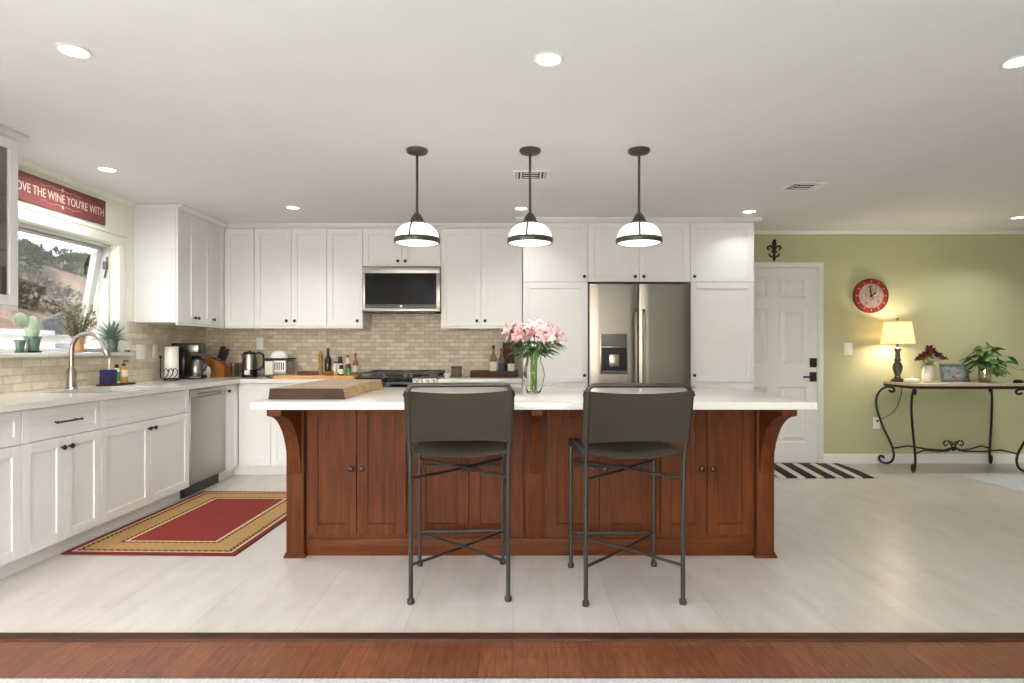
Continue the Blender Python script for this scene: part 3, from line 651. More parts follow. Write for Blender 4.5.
# ------------------------------------------------------------------ stools
def stool(label, loc, rz):
    t = thing('bar_stool', label, 'stool', loc, rz, 'stools at the island')
    W, D = .228, .49; r = .0105           # half width, depth; local -y is the back of the stool (towards the camera)
    for sx in (-1, 1):
        m = MB(); m.tube([(sx*W, 0, .01), (sx*W, 0, .4), (sx*(W+.001), -.015, .7)], r, 10); m.lathe([(.0, 0), (.016, 0), (.018, .01), (.016, .022), (.011, .026)], (sx*W, 0, 0), 12)
        m.build('leg', 'stoolmetal', t)
        m = MB(); m.tube([(sx*W, D, .01), (sx*W, D, .4), (sx*W, D, .695)], r, 10); m.lathe([(.0, 0), (.016, 0), (.018, .01), (.016, .022), (.011, .026)], (sx*W, D, 0), 12)
        m.build('leg', 'stoolmetal', t)
    # back frame: one bent tube
    bp_ = [(-W-.001, -.015, .69), (-W-.004, -.05, .85)]
    def bk(z): return -.015-.075*(z-.69)/.33
    P = [(-W-.001, -.015, .69), (-W-.004, bk(.85), .85), (-W-.006, bk(1.0), 1.0)]
    P += [(-W-.006+.03*(1-math.cos(math.radians(a))), bk(1.0), .996+.03*math.sin(math.radians(a))) for a in (20, 45, 70, 90)]
    P += [(-x, y, z) for x, y, z in reversed(P)]
    m = MB(); m.tube(P, r, 10); m.build('back_frame', 'stoolmetal', t)
    m = MB()
    for sx in (-1, 1): m.tube([(sx*W, -.005, .70), (sx*W, D, .697)], r, 10)
    m.tube([(-W, D, .55), (W, D, .55)], .007, 8); m.build('seat_frame', 'stoolmetal', t)
    m = MB(); m.tube([(-W, D, .185), (W, D, .185)], .0085, 8); m.build('footrest', 'stoolmetal', t)
    for z in (.585, .18):
        m = MB()
        for sx in (-1, 1): m.tube([(sx*W, 0, z), (0, D/2, z+.006*sx), (-sx*W, D, z)], .0075, 8)
        m.build('cross_brace', 'stoolmetal', t)
    # slung leather seat with its sides wrapped round the rails
    m = MB(); n = 14; ny = 6
    def seatp(u, v):
        x = -W-.014+(2*W+.028)*u; e = 2*u-1
        return Vector((x, .005+(D-.01)*v, .712-.034*(1-e*e)*(1-.15*abs(2*v-1)) - .008*(1 if abs(e) > .999 else 0)))
    top = [[m.bm.verts.new(seatp(i/n, j/ny)) for j in range(ny+1)] for i in range(n+1)]
    bot = [[m.bm.verts.new(seatp(i/n, j/ny)-Vector((0, 0, .006 if 0 < i < n else .03))) for j in range(ny+1)] for i in range(n+1)]
    F = m.bm.faces.new
    for i in range(n):
        for j in range(ny):
            F((top[i][j], top[i+1][j], top[i+1][j+1], top[i][j+1])); F((bot[i][j+1], bot[i+1][j+1], bot[i+1][j], bot[i][j]))
        F((top[i][0], bot[i][0], bot[i+1][0], top[i+1][0])); F((top[i][ny], top[i+1][ny], bot[i+1][ny], bot[i][ny]))
    for j in range(ny):
        F((top[0][j], top[0][j+1], bot[0][j+1], bot[0][j])); F((top[n][j], bot[n][j], bot[n][j+1], top[n][j+1]))
    m.build('seat', 'leather', t)
    # slung leather back
    m = MB()
    def backp(u, z0_, z1_, v, off):
        e = 2*u-1; z = z0_+(z1_-z0_)*v - .014*(1-e*e)*v + 0.006*(1-e*e)*(1-v)
        return Vector((-W-.004+(2*W+.008)*u, bk(z)+.024*(1-e*e)+off - (.012 if abs(e) < .95 else .014), z))
    nz_ = 5
    A = [[m.bm.verts.new(backp(i/n, .757, 1.0, j/nz_, 0)) for j in range(nz_+1)] for i in range(n+1)]
    B = [[m.bm.verts.new(backp(i/n, .757, 1.0, j/nz_, .006 if 0 < i < n else .028)) for j in range(nz_+1)] for i in range(n+1)]
    F = m.bm.faces.new
    for i in range(n):
        for j in range(nz_):
            F((A[i][j], A[i+1][j], A[i+1][j+1], A[i][j+1])); F((B[i][j+1], B[i+1][j+1], B[i+1][j], B[i][j]))
        F((A[i][0], B[i][0], B[i+1][0], A[i+1][0])); F((A[i][nz_], A[i+1][nz_], B[i+1][nz_], B[i][nz_]))
    for j in range(nz_):
        F((A[0][j], A[0][j+1], B[0][j+1], B[0][j])); F((A[n][j], B[n][j], B[n][j+1], A[n][j+1]))
    for sx in (-1, 1): m.tube([(sx*(W+.004+.004*k/4), bk(.757+.243*k/4), .757+.243*k/4) for k in range(5)], .0165, 12)
    b_ = m.build('backrest', 'leather', t)
    for sx in (-1, 1):
        for z in (.775, .982):
            m = MB(); m.tube([(sx*(W+.012), bk(z)-.002, z), (sx*(W+.027), bk(z)-.002, z)], [.009, .007], 8); m.build('buckle', 'stoolmetal', b_)
    return t
stool('dark leather bar stool at the island in front of the cutting board side', (-.25, 2.82, 0), math.radians(4))
stool('dark leather bar stool at the island in front of the refrigerator', (.565, 2.79, 0), math.radians(2.5))

# ------------------------------------------------------------------ appliances
# refrigerator
FF = 5.475
t = thing('refrigerator', 'stainless steel double-door refrigerator with water dispenser', 'refrigerator', (1.165, FF, 0))
hw = .462
MB().box(-hw+.004, hw-.004, .075, .76, .02, 1.775, .004).build('body', 'grey', t)
MB().box(-hw+.02, hw-.02, .09, .7, 0, .02).build('base', 'dark', t)
def curved_door(x0, x1, z0, z1, bow=.008):
    m = MB(); n = 10
    pts = []
    for k in range(n+1):
        u = k/n; x = x0+(x1-x0)*u
        edge = min(u, 1-u)*(x1-x0)
        pts.append((x, .02 - bow*math.sqrt(max(0, 1-(1-min(1, edge/.022))**2))))
    poly = pts + [(x1, .07), (x0, .07)]
    m.prism(poly, 'z', z0, z1); return m
sx_ = -.012
dl = curved_door(-hw, sx_-.003, .72, 1.785); d1 = dl.build('door', 'fridge', t, smooth=50)
d2 = curved_door(sx_+.003, hw, .72, 1.785).build('door', 'fridge', t, smooth=50)
dw = curved_door(-hw, hw, .06, .71).build('freezer_drawer', 'fridge', t, smooth=50)
m = MB(); m.tube([(-.36, .0, .63), (-.35, -.04, .63), (.35, -.04, .63), (.36, .0, .63)], .013, 10); m.build('handle', 'chrome', dw)
for x, dd in ((sx_-.038, d1), (sx_+.038, d2)):
    m = MB(); m.tube([(x, .004, .80), (x, -.042, .83), (x, -.05, 1.1), (x, -.05, 1.3), (x, -.042, 1.52), (x, .004, 1.545)], .0125, 10); m.build('handle', 'chrome', dd)
m = MB(); m.box(-.37, -.117, -.004, .002, .96, 1.335, .0015).build('dispenser_surround', 'chrome', d1)
m = MB(); m.box(-.36, -.127, -.007, -.003, 1.21, 1.325, .001).build('control_panel', 'grey', d1)
m = MB(); m.box(-.36, -.127, -.0065, -.0035, .972, 1.205, .001).build('dispenser_recess', 'dark', d1)
m = MB(); m.box(-.29, -.2, -.025, -.006, 1.03, 1.14, .004).build('paddle', 'chrome', d1)
m = MB(); m.box(-.35, -.137, -.02, -.006, .975, .992, .002).build('drip_tray', 'grey', d1)
# microwave over the range
t = thing('microwave', 'stainless microwave with black glass door above the range', 'microwave', (-1.086, 5.82, 1.55))
w2 = .38
MB().box(-w2+.002, w2-.002, .03, YB-5.82-.014, .006, .44, .003).build('body', 'dark', t)
m = MB(); m.box(-w2, w2, 0, .032, .375, .44, .003).box(-w2, w2, 0, .032, .006, .036, .003).box(-w2, -w2+.03, 0, .032, .036, .375, .002).box(w2-.04, w2, 0, .032, .036, .375, .002)
fr = m.build('door', 'steel', t)
MB().box(-w2+.028, w2-.038, .003, .02, .075, .377).build('door_glass', 'blackglass', fr)
cp = MB().box(-w2+.028, w2-.038, .002, .02, .034, .074).build('control_panel', 'blackplastic', t)
m = MB()
m.box(-w2+.05, w2-.06, .0012, .002, .05, .056); m.build('key_strip', 'grey', cp)
m = MB(); m.cyl((0, .0005, .054), (0, .003, .054), .013, seg=20); m.build('emblem', 'chrome', cp)
m = MB()
for k in range(12): m.box(-w2+.05+k*.055, -w2+.09+k*.055, .06, .2, 0, .006)
m.build('vent_grille', 'grey', t)
# range
t = thing('range', 'slide-in gas range with black grates and silver knobs', 'stove', ((RG0+RG1)/2, 5.575, 0))
w2 = (RG1-RG0)/2-.002; dp = YB-5.575-.014
MB().box(-w2, w2, .03, dp, .05, .9, .003).build('body', 'steel', t)
MB().box(-w2+.02, w2-.02, .07, dp-.05, 0, .05).build('base', 'dark', t)
od = MB().box(-w2+.003, w2-.003, -.005, .03, .21, .75, .005).build('oven_door', 'steel', t)
MB().box(-w2+.12, w2-.12, -.008, 0, .3, .62, .002).build('door_glass', 'blackglass', od)
m = MB(); m.tube([(-w2+.05, -.005, .7), (-w2+.05, -.05, .7)], .009); m.tube([(w2-.05, -.005, .7), (w2-.05, -.05, .7)], .009); m.tube([(-w2+.03, -.05, .7), (w2-.03, -.05, .7)], .012, 10); m.build('handle', 'chrome', od)
MB().box(-w2+.003, w2-.003, -.004, .03, .06, .2, .004).build('drawer', 'steel', t)
MB().box(-w2, .15, -.012, .03, .765, .918, .004).build('display_panel', 'blackglass', t)
kp = MB().box(.15, w2, -.012, .03, .765, .918, .004).build('control_panel', 'steel', t)
for k in range(4):
    m = MB(); m.tube([(.178+k*.054, -.012, .885), (.178+k*.054, -.03, .885), (.178+k*.054, -.04, .885)], [.02, .018, .014], 14); m.build('knob', 'chrome', kp)
ct = MB().box(-w2-.0, w2, .03, dp, .9, .922, .003).build('cooktop', 'blackplastic', t)
for cx in (-.25, 0, .25):
    m = MB(); z = .965; h = .118
    for yy in (.06, .3, dp-.05): m.box(cx-h, cx+h, yy-.007, yy+.007, z-.012, z)
    for xx in (-h, 0, h-.0): m.box(cx+xx-.006, cx+xx+.006, .055, dp-.045, z-.012, z)
    for xx in (-h, h):
        for yy in (.06, dp-.05): m.box(cx+xx-.007, cx+xx+.007, yy-.007, yy+.007, .922, z-.01)
    m.build('grate', 'black', t)
    for yy in (.18, .42):
        if cx or yy < .3:
            m = MB(); m.lathe([(.045, .922), (.045, .932), (.03, .936), (.03, .946), (0, .947)], (cx+.055 if cx == 0 else cx*1.0+.05, yy, 0), 16); m.build('burner', 'grey', t)
MB().box(-w2, w2, dp-.03, dp, .922, .975, .003).build('back_guard', 'black', t)

# ------------------------------------------------------------------ ceiling fittings
def pendant(label, x, y):
    t = thing('pendant_lamp', label, 'pendant lamp', (x, y, CEIL), 0, 'pendants over the island')
    m = MB(); m.lathe([(0, -.03), (.02, -.03), (.058, -.022), (.066, -.012), (.066, 0)], seg=28); m.build('canopy', 'bronze', t)
    m = MB(); m.tube([(0, 0, -.025), (0, 0, -.40)], .008, 10); m.build('rod', 'bronze', t)
    m = MB(); m.lathe([(0, -.385), (.012, -.387), (.022, -.398), (.036, -.42), (.045, -.442), (.06, -.45), (.06, -.458), (.0, -.462)], seg=24); m.build('cap', 'bronze', t)
    pr = [(.046+.089*math.sin(PI/2*k/8), -.455-.097*(1-math.cos(PI/2*k/8))) for k in range(9)]
    pr2 = [(r-.004, z-.001) for r, z in reversed(pr)]
    m = MB(); m.lathe(pr + [(.134, -.572), (.1, -.58), (.0, -.584)], seg=36); m.build('shade', 'opal', t)
    m = MB(); m.lathe([(.131, -.545), (.139, -.545), (.141, -.55), (.141, -.568), (.138, -.575), (.131, -.576), (.127, -.57), (.129, -.556)], seg=40, caps=False); 
    m.build('rim', 'bronze', t)
    for a in (-100, 20, 140):
        a = math.radians(a); m = MB(); m.tube([((r+.004)*math.cos(a), (r+.004)*math.sin(a), z+.003) for r, z in pr], .0055, 6); m.build('strap', 'bronze', t)
    light('pendant_bulb', 'AREA', (x, y, CEIL-.592), K_PEND, (1, .92, .82), .22)
pendant('bronze pendant with white glass dome, leftmost of three over the island', -.59, 3.69)
pendant('bronze pendant with white glass dome, middle of three over the island', .105, 3.69)
pendant('bronze pendant with white glass dome, rightmost of three over the island', .775, 3.69)
CANS = [(-1.80, 2.46, 'recessed ceiling light at the upper left, nearest the glass cabinet'), (.15, 2.53, 'recessed ceiling light at the top middle of the photo'), (2.15, 2.55, 'recessed ceiling light at the top right edge of the photo'),
        (-2.76, 4.08, 'recessed ceiling light above the sink and wine sign'), (-1.9, 5.18, 'recessed ceiling light above the small appliances corner'), (.07, 5.21, 'recessed ceiling light behind the middle pendant'),
        (2.10, 5.33, 'recessed ceiling light in front of the pantry near the entry door'), (4.69, 5.57, 'recessed ceiling light above the iron console table')]
CAN_E = [1.6, .8, .8, 2.6, 1.1, .7, .45, 1.8]
for (x, y, lab), ce in zip(CANS, CAN_E):
    t = thing('recessed_light', lab, 'ceiling light', (x, y, CEIL), 0, 'round recessed lights in the ceiling')
    m = MB(); m.lathe([(.05, -.0005), (.064, -.0005), (.066, -.004), (.056, -.009), (.05, -.006)], seg=32, caps=False); m.build('trim_ring', 'plate', t)
    m = MB(); m.lathe([(0, -.004), (.051, -.004), (.051, -.001), (0, -.001)], seg=32); m.build('lens', 'lens', t)
    light('can_and_fill_light', 'AREA', (x, y, CEIL-.012), K_CAN*ce, (.94, .97, 1), .1, spread=math.radians(165 if y == 4.08 else 125))
for x, y in ((-1.8, .3), (.9, .3), (3.6, .3), (-1.8, -1.8), (.9, -1.8), (3.6, -1.8), (4.6, 2.6)): light('can_and_fill_light', 'AREA', (x, y, CEIL-.012), K_CAN, (.92, .96, 1), .12)  # fill lamps added out of view, without fittings
def vent(label, x0, x1, y0, y1):
    t = thing('ceiling_vent', label, 'air vent', ((x0+x1)/2, (y0+y1)/2, CEIL)); a, b = (x1-x0)/2, (y1-y0)/2
    m = MB(); z = -.009
    for (p, q, r_, s_) in ((-a, a, -b, -b+.02), (-a, a, b-.02, b), (-a, -a+.02, -b+.02, b-.02), (a-.02, a, -b+.02, b-.02)): m.box(p, q, r_, s_, z, -.0005, .002)
    m.build('frame', 'plate', t)
    MB().box(-a+.02, a-.02, -b+.02, b-.02, -.002, -.0005).build('throat', 'dark', t)
    for k in range(3): MB().box(-a*.42, a*.42, -b*.62+k*b*.5, -b*.62+k*b*.5+.014, -.008, -.003, rot=Matrix.Rotation(.5, 3, 'X')).build('louver', 'plate', t)
    for s in (-1, 1):
        for k in range(2): MB().box(s*(a*.55+k*a*.2)-.006, s*(a*.55+k*a*.2)+.006, -b+.02, b-.02, -.008, -.003, rot=Matrix.Rotation(.5*s, 3, 'Y')).build('louver', 'plate', t)
vent('white ceiling air vent behind the middle pendant rod', .0, .25, 4.11, 4.33)
vent('white ceiling air vent on the right toward the green wall', 2.05, 2.32, 4.4, 4.62)

# ------------------------------------------------------------------ on the green wall
YW = YB-.0005
def plate(name, label, cat, x, z, w_=.075, h=.12, kind='switch', wall='back', y=None, col='plate'):
    if wall == 'back': t = thing(name, label, cat, (x, y or YW, z))
    else: t = thing(name, label, cat, (x, y, z), PI/2)
    MB().box(-w_/2, w_/2, -.006, 0, -h/2, h/2, .003).build('cover_plate', col, t)
    if kind == 'switch': MB().box(-.017, .017, -.010, -.005, -.034, .034, .002).build('rocker', col, t)
    else:
        for dz_ in (-.022, .022): MB().box(-.016, .016, -.008, -.005, dz_-.014, dz_+.014, .003).build('socket', col, t)
    return t
plate('light_switch', 'white light switch on the green wall below the clock', 'switch', 3.49, 1.19, .085, .125)
plate('wall_outlet', 'white wall outlet behind the iron console table', 'outlet', 3.785, .42, .075, .12, 'outlet')
plate('wall_outlet', 'white double wall outlet on the tile beside the window', 'outlet', XL+.0125, 1.165, .13, .125, 'outlet', 'left', 5.14)
plate('light_switch', 'white wall switch on the tile behind the paper towel roll', 'switch', XL+.0125, 1.17, .075, .125, 'switch', 'left', 5.34)
plate('wall_outlet', 'white wall outlet on the tile above the kettle', 'outlet', -2.63, 1.245, .075, .12, 'outlet', y=YB-.0125)
# clock
t = thing('wall_clock', 'round wall clock with red band and aged face on green wall', 'clock', (3.715, YW, 1.742))
def disc(m, r0, r1, y0, y1, seg=40):
    m.lathe([(r0, 0), (r1, 0), (r1, y1-y0), (r0, y1-y0)], seg=seg, caps=r0 == 0)
    bmesh.ops.rotate(m.bm, cent=(0, 0, 0), matrix=Matrix.Rotation(PI/2, 3, 'X'), verts=m.bm.verts); bmesh.ops.translate(m.bm, vec=(0, -y0, 0), verts=m.bm.verts); return m
m = MB(); disc(m, 0, .172, 0, .028); m.build('face', 'clockface', t)
m = MB(); m.lathe([(.128, 0), (.128, .0008), (.172, .001), (.172, 0)], seg=40, caps=False); bmesh.ops.rotate(m.bm, cent=(0, 0, 0), matrix=Matrix.Rotation(PI/2, 3, 'X'), verts=m.bm.verts); bmesh.ops.translate(m.bm, vec=(0, -.0282, 0), verts=m.bm.verts); m.build('colour_band', 'clockred', t)
m = MB(); m.lathe([(.17, 0), (.178, 0), (.18, .02), (.176, .036), (.168, .036), (.168, .028)], seg=44, caps=False); bmesh.ops.rotate(m.bm, cent=(0, 0, 0), matrix=Matrix.Rotation(PI/2, 3, 'X'), verts=m.bm.verts); m.build('rim', 'clockred', t)
m = MB()
for k in range(12):
    a = PI/6*k; m.box(-.005, .005, -.0305, -.0295, .136, .16, rot=Matrix.Rotation(a, 3, 'Y'), about=(0, -.03, 0))
m.build('hour_marks', 'tick', t)
for a, L, nm in ((-10, .10, 'minute_hand'), (56, .062, 'hour_hand')):
    m = MB(); m.box(-.006, .006, -.034, -.032, -.02, L, rot=Matrix.Rotation(math.radians(a), 3, 'Y'), about=(0, -.033, 0)); m.box(-.009, .009, -.034, -.032, L*.55, L*.8, rot=Matrix.Rotation(math.radians(a), 3, 'Y'), about=(0, -.033, 0)) if L < .08 else None; m.build(nm, 'black', t)
m = MB(); m.cyl((0, -.037, 0), (0, -.028, 0), .011, seg=14); m.build('hub', 'black', t)
# fleur-de-lis
t = MB(); H = .236
def ms(P): return P + [(-x, z) for x, z in reversed(P)]
t.prism(ms([(0, .118), (.012, .105), (.022, .082), (.02, .058), (.013, .04), (.011, .0), (.011, -.06), (.014, -.085), (.0, -.118)])[:-1] if False else [(0, .118), (.014, .103), (.022, .08), (.02, .055), (.012, .038), (.01, -.05), (.014, -.085), (0, -.118), (-.014, -.085), (-.01, -.05), (-.012, .038), (-.02, .055), (-.022, .08), (-.014, .103)], 'y', -.022, -.004)
for s in (-1, 1):
    t.tube([(s*.012, -.013, .005), (s*.02, -.013, .03), (s*.04, -.013, .046), (s*.062, -.013, .04), (s*.07, -.013, .022), (s*.056, -.013, .008), (s*.045, -.013, .014)], [.008, .013, .015, .016, .015, .012, .006], 10, flat=.7)
    t.tube([(s*.006, -.013, -.075), (s*.024, -.013, -.066), (s*.045, -.013, -.058), (s*.052, -.013, -.042), (s*.042, -.013, -.034)], [.009, .012, .014, .012, .006], 10, flat=.7)
t.box(-.03, .03, -.026, -.002, -.022, -.008, .004).box(-.02, .02, -.004, 0, -.02, .05)
o = t.build('fleur_de_lis', 'iron', loc=(2.715, YW, 2.215)); tag(o, 'black iron fleur-de-lis ornament above the entry door', 'wall ornament')

# ------------------------------------------------------------------ console table
TX0, TX1, TY0, TY1, TZ = 3.785, 4.945, 5.68, 6.21, .86
t = thing('console_table', 'wrought iron console table with scrolled legs and tan stone top', 'table', ((TX0+TX1)/2, (TY0+TY1)/2, 0))
ax, ay = (TX1-TX0)/2, (TY1-TY0)/2
def roundrect(a, b, r, n=6):
    P = []
    for (cx, cy, s) in ((a-r, b-r, 0), (-a+r, b-r, 90), (-a+r, -b+r, 180), (a-r, -b+r, 270)):
        for k in range(n+1):
            q = math.radians(s+90*k/n); P.append((cx+r*math.cos(q), cy+r*math.sin(q)))
    return P
m = MB(); m.prism(roundrect(ax, ay, .1), 'z', TZ-.022, TZ); m.build('tabletop', 'stone', t)
m = MB(); m.prism(roundrect(ax-.004, ay-.004, .1), 'z', TZ-.05, TZ-.0225); m.build('top_frame', 'iron', t)
def sleg(sx, sy):
    # profile in the diagonal plane: u outward from the corner, z up
    U = [(-.03, .77), (-.055, .752), (-.08, .765), (-.075, .792), (-.045, .805), (-.005, .802), (.045, .77), (.085, .69), (.085, .60), (.06, .5), (.02, .38), (-.03, .27), (-.07, .17), (-.075, .09), (-.055, .04), (-.015, .016), (.035, .022), (.06, .05), (.055, .085), (.025, .09), (.012, .068)]
    P = []
    dv = Vector((sx, sy, 0)).normalized()
    cx, cy = sx*(ax-.04), sy*(ay-.05)
    for u, z in U: P.append((cx+dv.x*u, cy+dv.y*u, z))
    # smooth
    for _ in range(2):
        Q = [P[0]]
        for a, b in zip(P, P[1:]): Q += [tuple(.75*i+.25*j for i, j in zip(a, b)), tuple(.25*i+.75*j for i, j in zip(a, b))]
        Q.append(P[-1]); P = Q
    m = MB(); m.tube(P, .011, 8); return m.build('leg', 'iron', t)
for sx in (-1, 1):
    for sy in (-1, 1): sleg(sx, sy)
m = MB()
for sx in (-1, 1):
    for sy in (-1, 1):
        dv = Vector((sx, sy, 0)).normalized(); p = Vector((sx*(ax-.04), sy*(ay-.05), .18)) - dv*.07
        m.tube([p, p*.75+Vector((0, 0, .075)), p*.45+Vector((0, 0, .105)), p*.15+Vector((0, -.0, .155)), Vector((sx*.012, 0, .215))], .008, 8)
for s in (-1, 1):
    m.tube([(s*.008, 0, .18), (s*.02, 0, .24), (s*.05, 0, .28), (s*.085, 0, .28), (s*.1, 0, .25), (s*.08, 0, .23), (s*.062, 0, .245)], .007, 8)
    m.tube([(s*.004, 0, .24), (s*.02, 0, .275), (s*.045, 0, .27), (s*.04, 0, .25)], .006, 8)
m.box(-.02, .02, -.012, .012, .19, .225, .004)
m.build('stretcher', 'iron', t)
# lamp
LX, LY = 3.872, 6.04
t = thing('table_lamp', 'dark carved table lamp with lit cream drum shade', 'lamp', (LX, LY, TZ))
m = MB(); m.box(-.046, .046, -.046, .046, 0, .02, .005).box(-.038, .038, -.038, .038, .02, .035, .005); m.build('base', 'bronze', t)
m = MB(); m.lathe([(.028, .035), (.032, .05), (.024, .06), (.028, .075), (.04, .11), (.046, .15), (.038, .18), (.022, .205), (.034, .215), (.024, .235), (.02, .30), (.03, .32), (.034, .335), (.018, .345), (.014, .38), (0, .381)], seg=24); m.build('stem', 'bronze', t)
m = MB(); m.lathe([(.15, .385), (.118, .60)], seg=48, caps=False); m.lathe([(.1475, .386), (.1155, .599)], seg=48, caps=False); m.build('lamp_shade', 'shade', t)
m = MB(); m.tube([(0, 0, .38), (0, 0, .625)], .004, 6)
for a in range(3): m.tube([(0, 0, .592), (.116*math.cos(a*2.09), .116*math.sin(a*2.09), .592)], .0025, 5)
m.ball((0, 0, .632), .012, 10); m.build('harp', 'bronze', t)
m = MB(); m.ball((0, 0, .47), .03, 12); m.build('bulb', mat('lit_bulb', (1, .95, .85, 1), .4, var=0, emit=(1, .82, .55, 1), es=3), t)
light('lamp_bulb_light', 'POINT', (LX, LY, TZ+.53), K_LAMP, (1, .88, .70), .03)
light('lamp_bulb_light', 'POINT', (LX, LY, TZ+.43), K_LAMP, (1, .88, .70), .03)
m = MB(); m.tube([(4.02, 6.2, .835), (4.03, 6.225, .72), (4.0, 6.235, .6), (3.94, 6.235, .52), (3.85, 6.235, .47), (3.785, 6.23, .443)], .0035, 6); m.box(3.776, 3.794, 6.222, 6.238, .434, .452, .003)
m.tube([(LX+.03, LY+.063, TZ+.006), (3.95, 6.17, TZ+.005), (4.0, 6.214, TZ+.0055), (4.02, 6.219, .845), (4.02, 6.2185, .82)], .0035, 6)
tag(m.build('lamp_cord', 'black'), 'black lamp cord drooping from the console top to the wall outlet', 'cord')
# small white dish
m = MB(); m.lathe([(0, 0), (.055, 0), (.068, .012), (.07, .03), (.06, .042), (.03, .048), (.012, .05), (.014, .06), (0, .062)], seg=24); o = m.build('trinket_dish', 'ceramic', loc=(3.875, 5.83, TZ)); tag(o, 'small white lidded dish beside the table lamp', 'dish')
# white vase with red flowers
VX, VY = 4.135, 5.98
m = MB(); m.lathe([(0, 0), (.044, 0), (.05, .01), (.053, .06), (.051, .1), (.042, .135), (.037, .15), (.042, .165), (.036, .165), (.032, .15), (.036, .13), (.044, .09), (.042, .02), (0, .012)], seg=28); o = m.build('vase', 'ceramic', loc=(VX, VY, TZ)); tag(o, 'white ceramic vase holding burgundy flowers on the console', 'vase')
def burgundy():
    t = thing('burgundy_flower', 'burgundy flower stem standing in the white vase', 'flower', (VX, VY, TZ+.02), 0, 'burgundy flowers in the white vase')
    m = MB(); m.tube([(0, 0, 0), (.004, 0, .08), (.018, 0, .15), (.05, 0, .205), (.085, 0, .24)], .0025, 6); st = m.build('stem', 'stem', t)
    m = MB()
    for (cx, cz, s) in ((.09, .25, 1), (.13, .22, .8), (.05, .28, .8)):
        for k in range(14):
            a = k*2.4; el = -.3+1.7*k/14
            m.leaf((cx, 0, cz), (math.cos(a)*math.cos(el), math.sin(a)*math.cos(el), math.sin(el)), .042*s, .03*s, .3, .3, 3)
    m.build('blossom', 'redpetal', t, smooth='leaf')
    m = MB()
    for k in range(6):
        a = k*1.9; m.leaf((.02+.012*k, 0, .14+.018*k), (math.cos(a), math.sin(a), .3), .07, .03, .4, .2, 4)
    m.build('leaves', 'leaf2', t, smooth='leaf'); return t
b0 = burgundy()
for k in range(1, 9):
    c = dup(b0, b0.location, rotz=k*PI*2/9+random.uniform(-.2, .2)); c.scale = (random.uniform(.45, 1.2),)*2 + (random.uniform(.9, 1.15),)
# picture frame on the console
t = thing('picture_frame', 'grey framed flower picture leaning on the console', 'picture', (4.425, 6.0, TZ))
RX = Matrix.Rotation(math.radians(-10), 3, 'X')
def rb(m): bmesh.ops.rotate(m.bm, cent=(0, 0, 0), matrix=RX, verts=m.bm.verts); return m
m = MB(); a, h = .14, .185
for (p, q, r_, s_) in ((-a, a, 0, .026), (-a, a, h-.026, h), (-a, -a+.026, .026, h-.026), (a-.026, a, .026, h-.026)): m.box(p, q, -.012, .008, r_, s_, .003)
rb(m).build('frame', 'frame', t)
rb(MB().box(-a+.024, a-.024, -.002, .006, .024, h-.024)).build('picture', 'painting', t)
m = MB(); m.box(-.02, .02, .085, .089, 0, .11, rot=Matrix.Rotation(math.radians(22), 3, 'X'), about=(0, .087, 0)); m.build('easel_back', 'black', t)
# leafy plant on the console
t = thing('potted_plant', 'leafy green plant trailing from a silvery jar on the console', 'plant', (4.675, 5.95, TZ))
m = MB(); m.lathe([(0, 0), (.044, 0), (.05, .01), (.052, .12), (.049, .15), (.053, .16), (.047, .16), (.044, .14), (.0, .138)], seg=26); m.build('pot', 'brass', t)
rnd = random.Random(3)
ms_ = MB(); ml = MB()
for k in range(34):
    a = rnd.uniform(0, 2*PI); R_ = rnd.uniform(.05, .24); top = rnd.uniform(.17, .34) - max(0, R_-.12)*1.0
    if math.cos(a) < -.3: R_ *= .8
    if math.cos(a) > .3 and rnd.random() < .55: top = rnd.uniform(.06, .22)
    if math.sin(a) > 0: R_ *= .75
    e = Vector((R_*math.cos(a)*(1.3 if math.cos(a) > 0 else .85), R_*math.sin(a)*.85, top)); mid = Vector((e.x*.4, e.y*.4, max(.2, top+.05)))
    ms_.tube([(0, 0, .138), mid*.6+Vector((0, 0, .07)), mid, e], .002, 5)
    for j in range(2):
        dd = Vector((math.cos(a+rnd.uniform(-.9, .9)), math.sin(a+rnd.uniform(-.9, .9)), rnd.uniform(-.5, .4)))
        q = e if j == 0 else mid
        ml.leaf(q, dd, rnd.uniform(.08, .125), rnd.uniform(.06, .085), .35, .2, 5, peak=.36, roll=rnd.uniform(-.9, .9))
ms_.build('stems', 'stem', t); ml.build('leaves', 'leaf', t, smooth='leaf')
# small dark object at the far end
m = MB(); m.tube([(-.05, 0, .012), (-.02, .01, .022), (.02, -.005, .022), (.06, .0, .012)], [.006, .012, .012, .005], 8); m.box(-.035, .035, -.02, .02, 0, .012, .003); o = m.build('iron_ornament', 'iron', loc=(4.885, 5.8, TZ)); tag(o, 'small dark iron ornament at the right end of the console', 'ornament')

# ------------------------------------------------------------------ rugs and bright floor patch
t = thing('floor_covering', 'red and tan bordered rug between the sink run and island', 'rug', (-2.085, 4.215, 0), math.radians(-1.5))
def ringbox(m, a, b, a2, b2, z0, z1):
    m.box(-a, a, -b, -b2, z0, z1).box(-a, a, b2, b, z0, z1).box(-a, -a2, -b2, b2, z0, z1).box(a2, a, -b2, b2, z0, z1); return m
a, b = .51, .76
ringbox(MB(), a, b, a-.035, b-.035, 0.001, .009).build('outer_border', 'rugdark', t)
ringbox(MB(), a-.035, b-.035, a-.05, b-.05, .001, .009).build('cream_line', 'rugcream', t)
ringbox(MB(), a-.05, b-.05, a-.078, b-.078, .001, .009).build('checked_band', 'rugcheck', t)
ringbox(MB(), a-.078, b-.078, a-.20, b-.20, .001, .009).build('tan_border', 'rugtan', t)
ringbox(MB(), a-.20, b-.20, a-.222, b-.222, .001, .009).build('inner_checked_band', 'rugcheck', t)
